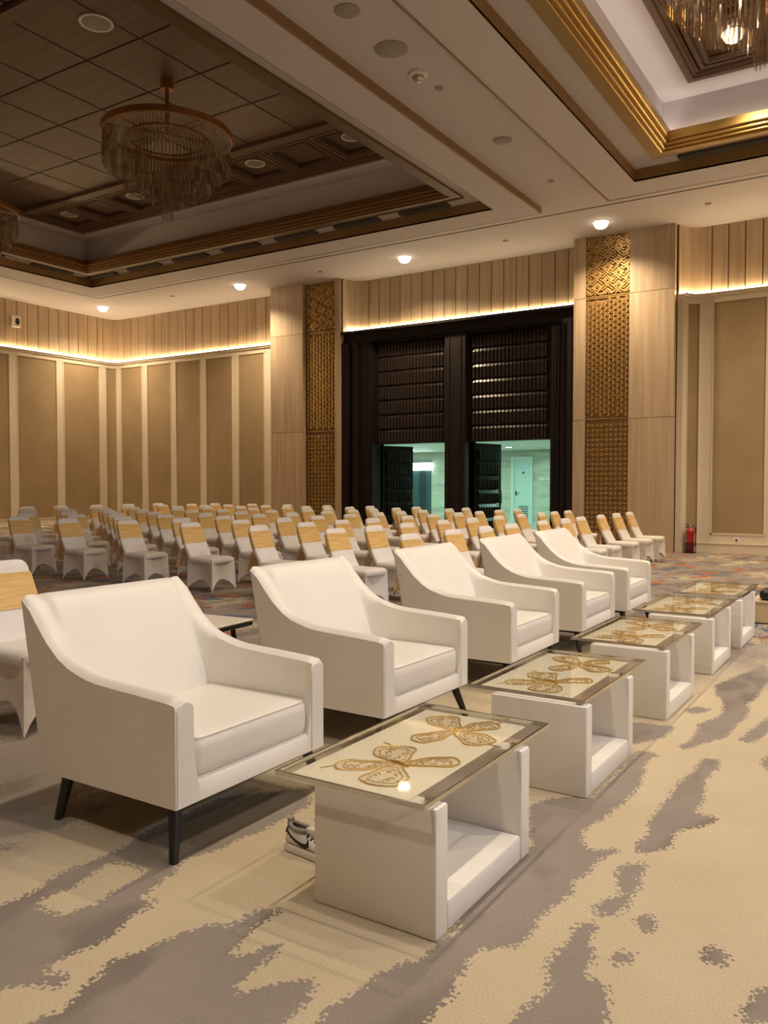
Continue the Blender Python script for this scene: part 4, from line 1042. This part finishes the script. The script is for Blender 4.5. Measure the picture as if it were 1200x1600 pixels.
def knot_mesh():
    mb = MB()
    mb.lathe([(0.001, -0.035), (0.025, -0.02), (0.032, 0.0), (0.025, 0.02), (0.001, 0.035)], (-0.365, 0, 0.765), 10, cap=False); return mb.mesh('sash_knot', 'sash', 60)
SEAT = seat_cover()
mb = MB(); back_loft(mb, 0.0, 1.0, 0.0); BACK = mb.mesh('back_cover', 'spandex', 60)
SASH = []
for a_, b_ in ((0.44, 0.87), (0.48, 0.88), (0.42, 0.84)):
    mb = MB(); back_loft(mb, a_, b_, 0.006, 5, False); SASH.append(mb.mesh('sash', 'sash', 60))
TAIL = tail_mesh(); KNOT = knot_mesh()
nch = 0
def banquet_chair(x, y, rz, label, sc=1.0, parts=True):
    global nch
    t = thing('banquet_chair', label, 'chair', (x, y, 0), rz, 'gold-sashed white banquet chairs'); t.scale = (sc, sc, sc)
    obj('seat_cover', SEAT, t); obj('back_cover', BACK, t)
    s_ = obj('sash', SASH[nch % 3], t)
    obj('sash_knot', KNOT, s_); obj('sash_tail', TAIL, s_)
    nch += 1
K = 0.956
PX = {0: [8.2, 9.25, 10.22, 11.07, 12.3, 13.3, 14.06, 15.2, 16.15, 17.07],
      1: [8.66, 9.57, 10.48, 11.61, 12.62, 13.7, 14.74, 15.78, 16.49, 17.3],
      2: [8.8, 9.84, 10.8, 11.68, 12.81, 13.76, 14.82, 15.81, 16.77, 17.8],
      3: [8.86, 9.95, 11.04, 11.97, 13.02, 14.01, 14.91, 15.83, 17.06, 17.94],
      4: [8.86, 10.0, 11.04, 12.01, 12.98, 14.17, 15.15, 16.0, 17.0, 17.94],
      5: [8.82, 9.92, 10.94, 12.0, 13.03, 14.01, 15.28, 16.13, 17.05, 17.97],
      6: [8.85, 10.01, 10.95, 11.93, 12.99, 13.96, 15.02, 16.26, 17.05, 17.97],
      7: [8.9, 9.93, 10.91, 11.95, 12.85, 13.9, 14.89, 16.1, 17.06, 18.01],
      8: [9.9, 10.9, 11.9, 12.95, 13.78, 15.22, 16.2, 17.13, 18.1],
      9: [11.82, 12.8, 13.8, 14.8, 16.02, 17.09, 18.05],
      10: [12.8, 13.79, 14.93, 16.0, 17.1]}
for k in PX:
    for j, yv in enumerate(PX[k]):
        xt = (-4.9 - 1.4 * k) * K; yt = yv * K
        rz = R(random.uniform(-3, 3))
        banquet_chair(xt + 0.42, yt, rz, 'gold-sashed white chair in the %s row behind the armchairs, %s from the near end' % (ORD[k], ORD[j]))
banquet_chair(-4.60, 3.17, R(-2), 'nearest gold-sashed white chair, cut off by the left edge behind the first armchair', 1.05)

# ------------------------------------------------------------------ chandeliers
def crystal(mb, x, y, z, ln, w, rot):
    rg = []
    for dz, r in ((0, w * 0.5), (-0.02, w), (-ln + 0.03, w), (-ln, w * 0.15)):
        rg.append([(x + r * math.cos(rot + 2.094 * k), y + r * math.sin(rot + 2.094 * k), z + dz) for k in range(3)])
    mb.loft(rg)
CT = []
for nm, tiers in (('outer_crystals', [(1.00, 118, -0.02, 0.26), (1.01, 118, -0.24, 0.22)]), ('upper_crystals', [(0.90, 104, -0.05, 0.35), (0.86, 96, -0.33, 0.28)]), ('middle_crystals', [(0.72, 80, -0.10, 0.42), (0.67, 72, -0.46, 0.32)]), ('inner_crystals', [(0.50, 54, -0.2, 0.5), (0.44, 48, -0.62, 0.29)]), ('tip_crystals', [(0.24, 26, -0.5, 0.5), (0.09, 12, -0.86, 0.36)])):
    mb = MB()
    for r_, n_, z_, ln in tiers:
        for k in range(n_):
            a = 2 * math.pi * k / n_; crystal(mb, r_ * math.cos(a), r_ * math.sin(a), z_, ln * random.uniform(0.93, 1.05), 0.011, a)
    CT.append((nm, mb.mesh(nm, 'crystal')))
def rim_m(m_):
    for r0, r1, z0, z1 in ((0.98, 1.04, -0.03, 0.07), (0.60, 0.66, -0.08, -0.04)):
        n = 48; rg = []
        for r_, z_ in ((r0, z0), (r1, z0), (r1, z1), (r0, z1), (r0, z0)): rg.append([(r_ * math.cos(2 * math.pi * k / n), r_ * math.sin(2 * math.pi * k / n), z_) for k in range(n)])
        m_.loft(rg)
    for k in range(6):
        a = R(60 * k); m_.tube([(0.05 * math.cos(a), 0.05 * math.sin(a), 0.05), (1.0 * math.cos(a), 1.0 * math.sin(a), 0.02)], 0.015, 6)
RIM = mk(rim_m, 'rim', 'chand_metal', 40)
def chandelier(x, y, label, top=ZW + 0.06, rimz=7.12):
    t = thing('chandelier', label, 'chandelier', (x, y, rimz), group='crystal chandeliers')
    mb = MB(); mb.lathe([(0.11, top - rimz), (0.11, top - rimz - 0.16)], n=20); mb.build('canopy', 'chand_metal', t, smooth=40)
    mb = MB(); mb.tube([(0, 0, top - rimz - 0.1), (0, 0, 0.02)], 0.035, 12); mb.build('stem', 'chand_metal', t, smooth=40)
    obj('rim', RIM, t)
    for nm, me_ in CT:
        o = obj(nm, me_, t); o['kind'] = 'stuff'; o.scale.z = 1.12
chandelier(-10.27, 9.58, 'large unlit crystal chandelier hanging from the dark left coffer')
chandelier(-16.5, 9.85, 'unlit crystal chandelier cut off by the left edge of the picture')
chandelier(-1.35, 9.35, 'bright sparkling crystal chandelier in the top right corner', ZW + 0.09)

# ------------------------------------------------------------------ sneakers beside the first table
def sneaker(x, y, rz, label):
    t = thing('sneaker', label, 'shoe', (x, y, 0), rz, 'pair of white sneakers')
    st = [(0.0, 0.030, 0.085), (0.012, 0.036, 0.092), (0.05, 0.040, 0.094), (0.09, 0.040, 0.088), (0.13, 0.042, 0.080), (0.17, 0.046, 0.068), (0.21, 0.048, 0.056), (0.25, 0.044, 0.048), (0.28, 0.030, 0.040), (0.295, 0.010, 0.034)]
    mb = MB(); rg = []
    for sx, hw, top in st:
        ring = []
        for k in range(16):
            a = 2 * math.pi * k / 16; c_, s_ = math.cos(a), math.sin(a)
            yy_ = hw * (abs(c_) ** 0.7) * (1 if c_ > 0 else -1); zz = 0.028 + (top - 0.028) * (0.5 + 0.5 * (abs(s_) ** 0.7) * (1 if s_ > 0 else -1))
            yy_ *= 1 - 0.28 * max(0, (zz - 0.04) / 0.06)
            ring.append((sx, yy_, zz))
        rg.append(ring)
    mb.loft(rg, cap=True); up_ = mb.build('upper', 'shoe_white', t, smooth=60)
    mb = MB(); rg = []
    for z_, g_ in ((0.0, -0.003), (0.004, 0.003), (0.026, 0.004), (0.032, 0.0)):
        L1 = [(sx - (0.004 if i == 0 else -0.004 if i == len(st) - 1 else 0), hw + g_, z_) for i, (sx, hw, _) in enumerate(st)]
        rg.append(L1 + [(a_, -b_, c_) for a_, b_, c_ in reversed(L1)])
    mb.loft(rg, cap=True); mb.build('sole', 'shoe_white', t, smooth=50)
    # collar lining, heel tab, tongue
    mb = MB(); cr = []
    for k in range(17):
        a = 2 * math.pi * k / 16; cr.append((0.058 + 0.052 * math.cos(a), 0.026 * math.sin(a), 0.096 + 0.012 * max(0, -math.cos(a)) ** 2))
    mb.tube(cr, 0.009, 8, cap=False); co = mb.build('collar', 'shoe_grey', t, smooth=60)
    mb = MB(); mb.loft([[(0.058 + 0.05 * f_ * math.cos(2 * math.pi * k / 16), 0.024 * f_ * math.sin(2 * math.pi * k / 16), z_) for k in range(16)] for f_, z_ in ((1.0, 0.097), (0.01, 0.0965))]); mb.build('lining', 'black_plastic', co)
    mb = MB(); mb.bevbox(-0.004, 0.014, -0.016, 0.016, 0.09, 0.128, 0.006, 2); mb.build('heel_tab', 'shoe_grey', t, smooth=50)
    mb = MB(); mb.bevbox(0.10, 0.17, -0.018, 0.018, 0.07, 0.112, 0.006, 2); tg = mb.build('tongue', 'shoe_white', t, smooth=50); 
    for k in range(4):
        mb = MB(); xx_ = 0.118 + 0.02 * k; mb.tube([(xx_, -0.03, 0.079 - 0.004 * k), (xx_, 0, 0.088 - 0.006 * k + 0.02 * (k < 1)), (xx_, 0.03, 0.079 - 0.004 * k)], 0.004, 6); mb.build('lace', 'black_plastic', t)
    # curved tick mark on both sides: thick front hook, long thin tail to the heel
    for sy in (-1, 1):
        up_e = [(0.010, 0.083), (0.035, 0.070), (0.065, 0.060), (0.095, 0.054), (0.115, 0.055), (0.124, 0.063), (0.127, 0.076)]
        lo_e = [(0.006, 0.077), (0.032, 0.062), (0.062, 0.050), (0.095, 0.041), (0.122, 0.039), (0.138, 0.048), (0.131, 0.074)]
        mb = MB()
        def yof(xx_, zz_):
            hw = np.interp(xx_, [s[0] for s in st], [s[1] for s in st]); return hw * (1 - 0.28 * max(0, (zz_ - 0.04) / 0.06)) + 0.0012
        rg = [[(a_, sy * yof(a_, b_), b_), (c_, sy * yof(c_, d_), d_)] for (a_, b_), (c_, d_) in zip(up_e, lo_e)]
        rg2 = [[(p[0], p[1] - sy * 0.004, p[2]) for p in r_] for r_ in rg]
        mb.loft([r_ + list(reversed(q_)) for r_, q_ in zip(rg, rg2)], cap=True)
        mb.build('tick_mark', 'black_plastic', t)
    mb = MB(); mb.tube([(0.012, -0.036, 0.082), (-0.003, -0.012, 0.088), (-0.003, 0.012, 0.088), (0.012, 0.036, 0.082)], 0.004, 6); mb.tube([(-0.002, 0, 0.088), (-0.004, 0, 0.045)], 0.003, 6); mb.build('heel_trim', 'black_plastic', t)
    return t
sneaker(-2.135, 2.63, R(-4), 'nearer white sneaker with a black tick mark, beside the first coffee table')
sneaker(-2.10, 2.775, R(-2), 'farther white sneaker, mostly hidden behind the first coffee table')

# ------------------------------------------------------------------ fire extinguisher on its stand
t = thing('fire_extinguisher', 'red fire extinguisher standing on the floor by the right wall', 'extinguisher', (-4.02, 18.68, 0), R(10))
mb = MB(); mb.lathe([(0.075, 0.02), (0.083, 0.04), (0.085, 0.20), (0.085, 0.235)], n=24); mb.build('lower_body', 'red_dark', t, smooth=40)
mb = MB(); mb.lathe([(0.085, 0.235), (0.085, 0.47), (0.075, 0.50), (0.05, 0.53), (0.028, 0.545), (0.028, 0.56)], n=24); mb.build('body', 'red_paint', t, smooth=40)
mb = MB(); mb.lathe([(0.022, 0.56), (0.022, 0.60), (0.014, 0.61)], n=14); mb.build('valve', 'steel', t, smooth=40)
mb = MB(); mb.tube([(0.01, 0, 0.585), (-0.03, 0, 0.60), (-0.10, 0, 0.635)], 0.011, 8); mb.tube([(0.01, 0, 0.565), (-0.04, 0, 0.57), (-0.10, 0, 0.56)], 0.010, 8); mb.build('handle', 'black_plastic', t, smooth=50)
mb = MB(); mb.tube([(0.02, 0, 0.59), (0.07, 0, 0.59), (0.105, 0, 0.52), (0.108, 0, 0.38), (0.106, 0, 0.22), (0.104, 0, 0.15)], [0.011] * 4 + [0.013, 0.018], 8); mb.build('hose', 'black_plastic', t, smooth=60)
s_ = MB()
s_.lathe([(0.125, 0.0), (0.125, 0.02)], n=20)
for a in (20, 110, 200, 290): s_.tube([(0.12 * math.cos(R(a)), 0.12 * math.sin(R(a)), 0.01), (0.12 * math.cos(R(a)), 0.12 * math.sin(R(a)), 0.44)], 0.008, 6)
s_.tube([(0.12 * math.cos(R(a)), 0.12 * math.sin(R(a)), 0.44) for a in range(0, 361, 20)], 0.007, 6, cap=False)
s_.build('stand', 'black_plastic', t, smooth=50)

# ------------------------------------------------------------------ folding side table behind the first two armchairs
t = thing('folding_table', 'low white-topped folding table with black edge behind the first armchair', 'table', (-4.10, 3.98, 0), R(4))
mb = MB(); mb.bevbox(-0.24, 0.24, -0.40, 0.40, 0.535, 0.55, 0.005, 1); tp_ = mb.build('table_top', 'laminate', t)
mb = MB(); mb.bevbox(-0.235, 0.235, -0.395, 0.395, 0.505, 0.535, 0.006, 1); mb.build('edge', 'black_plastic', t)
for sx in (-1, 1):
    for sy in (-1, 1):
        mb = MB(); mb.tube([(sx * 0.16, sy * 0.26, 0.51), (sx * 0.19, sy * 0.33, 0.0)], 0.018, 10); mb.build('leg', 'black_plastic', t, smooth=50)
        mb = MB(); mb.tube([(sx * 0.165, sy * 0.10, 0.505), (sx * 0.178, sy * 0.30, 0.24)], 0.010, 8); mb.build('brace', 'steel', t, smooth=50)

# ------------------------------------------------------------------ low platform at the right edge with a dark bag
t = thing('platform', 'low cream-skirted platform at the right edge behind the farthest table', 'platform', (-1.42, 9.60, 0))
box('skirt', 'stage_cloth', 0, 4.5, 0, 3.0, 0.0, 0.225, t); box('deck', 'stage_cloth', -0.01, 4.51, -0.012, 3.012, 0.225, 0.245, t); box('base_strip', 'black_plastic', 0.0, 4.5, -0.004, 3.004, 0.0, 0.012, t)
t = thing('bag', 'black soft bag lying on the cream platform at the right edge', 'bag', (-1.36, 9.64, 0.245))
mb = MB(); mb.bevbox(0.0, 0.75, 0.0, 0.32, 0.0, 0.115, 0.05, 4); mb.build('bag_body', 'black_plastic', t, smooth=60)
mb = MB(); mb.tube([(0.2, 0.1, 0.11), (0.22, 0.1, 0.15), (0.5, 0.1, 0.15), (0.52, 0.1, 0.11)], 0.010, 8); mb.build('strap', 'black_plastic', t, smooth=60)
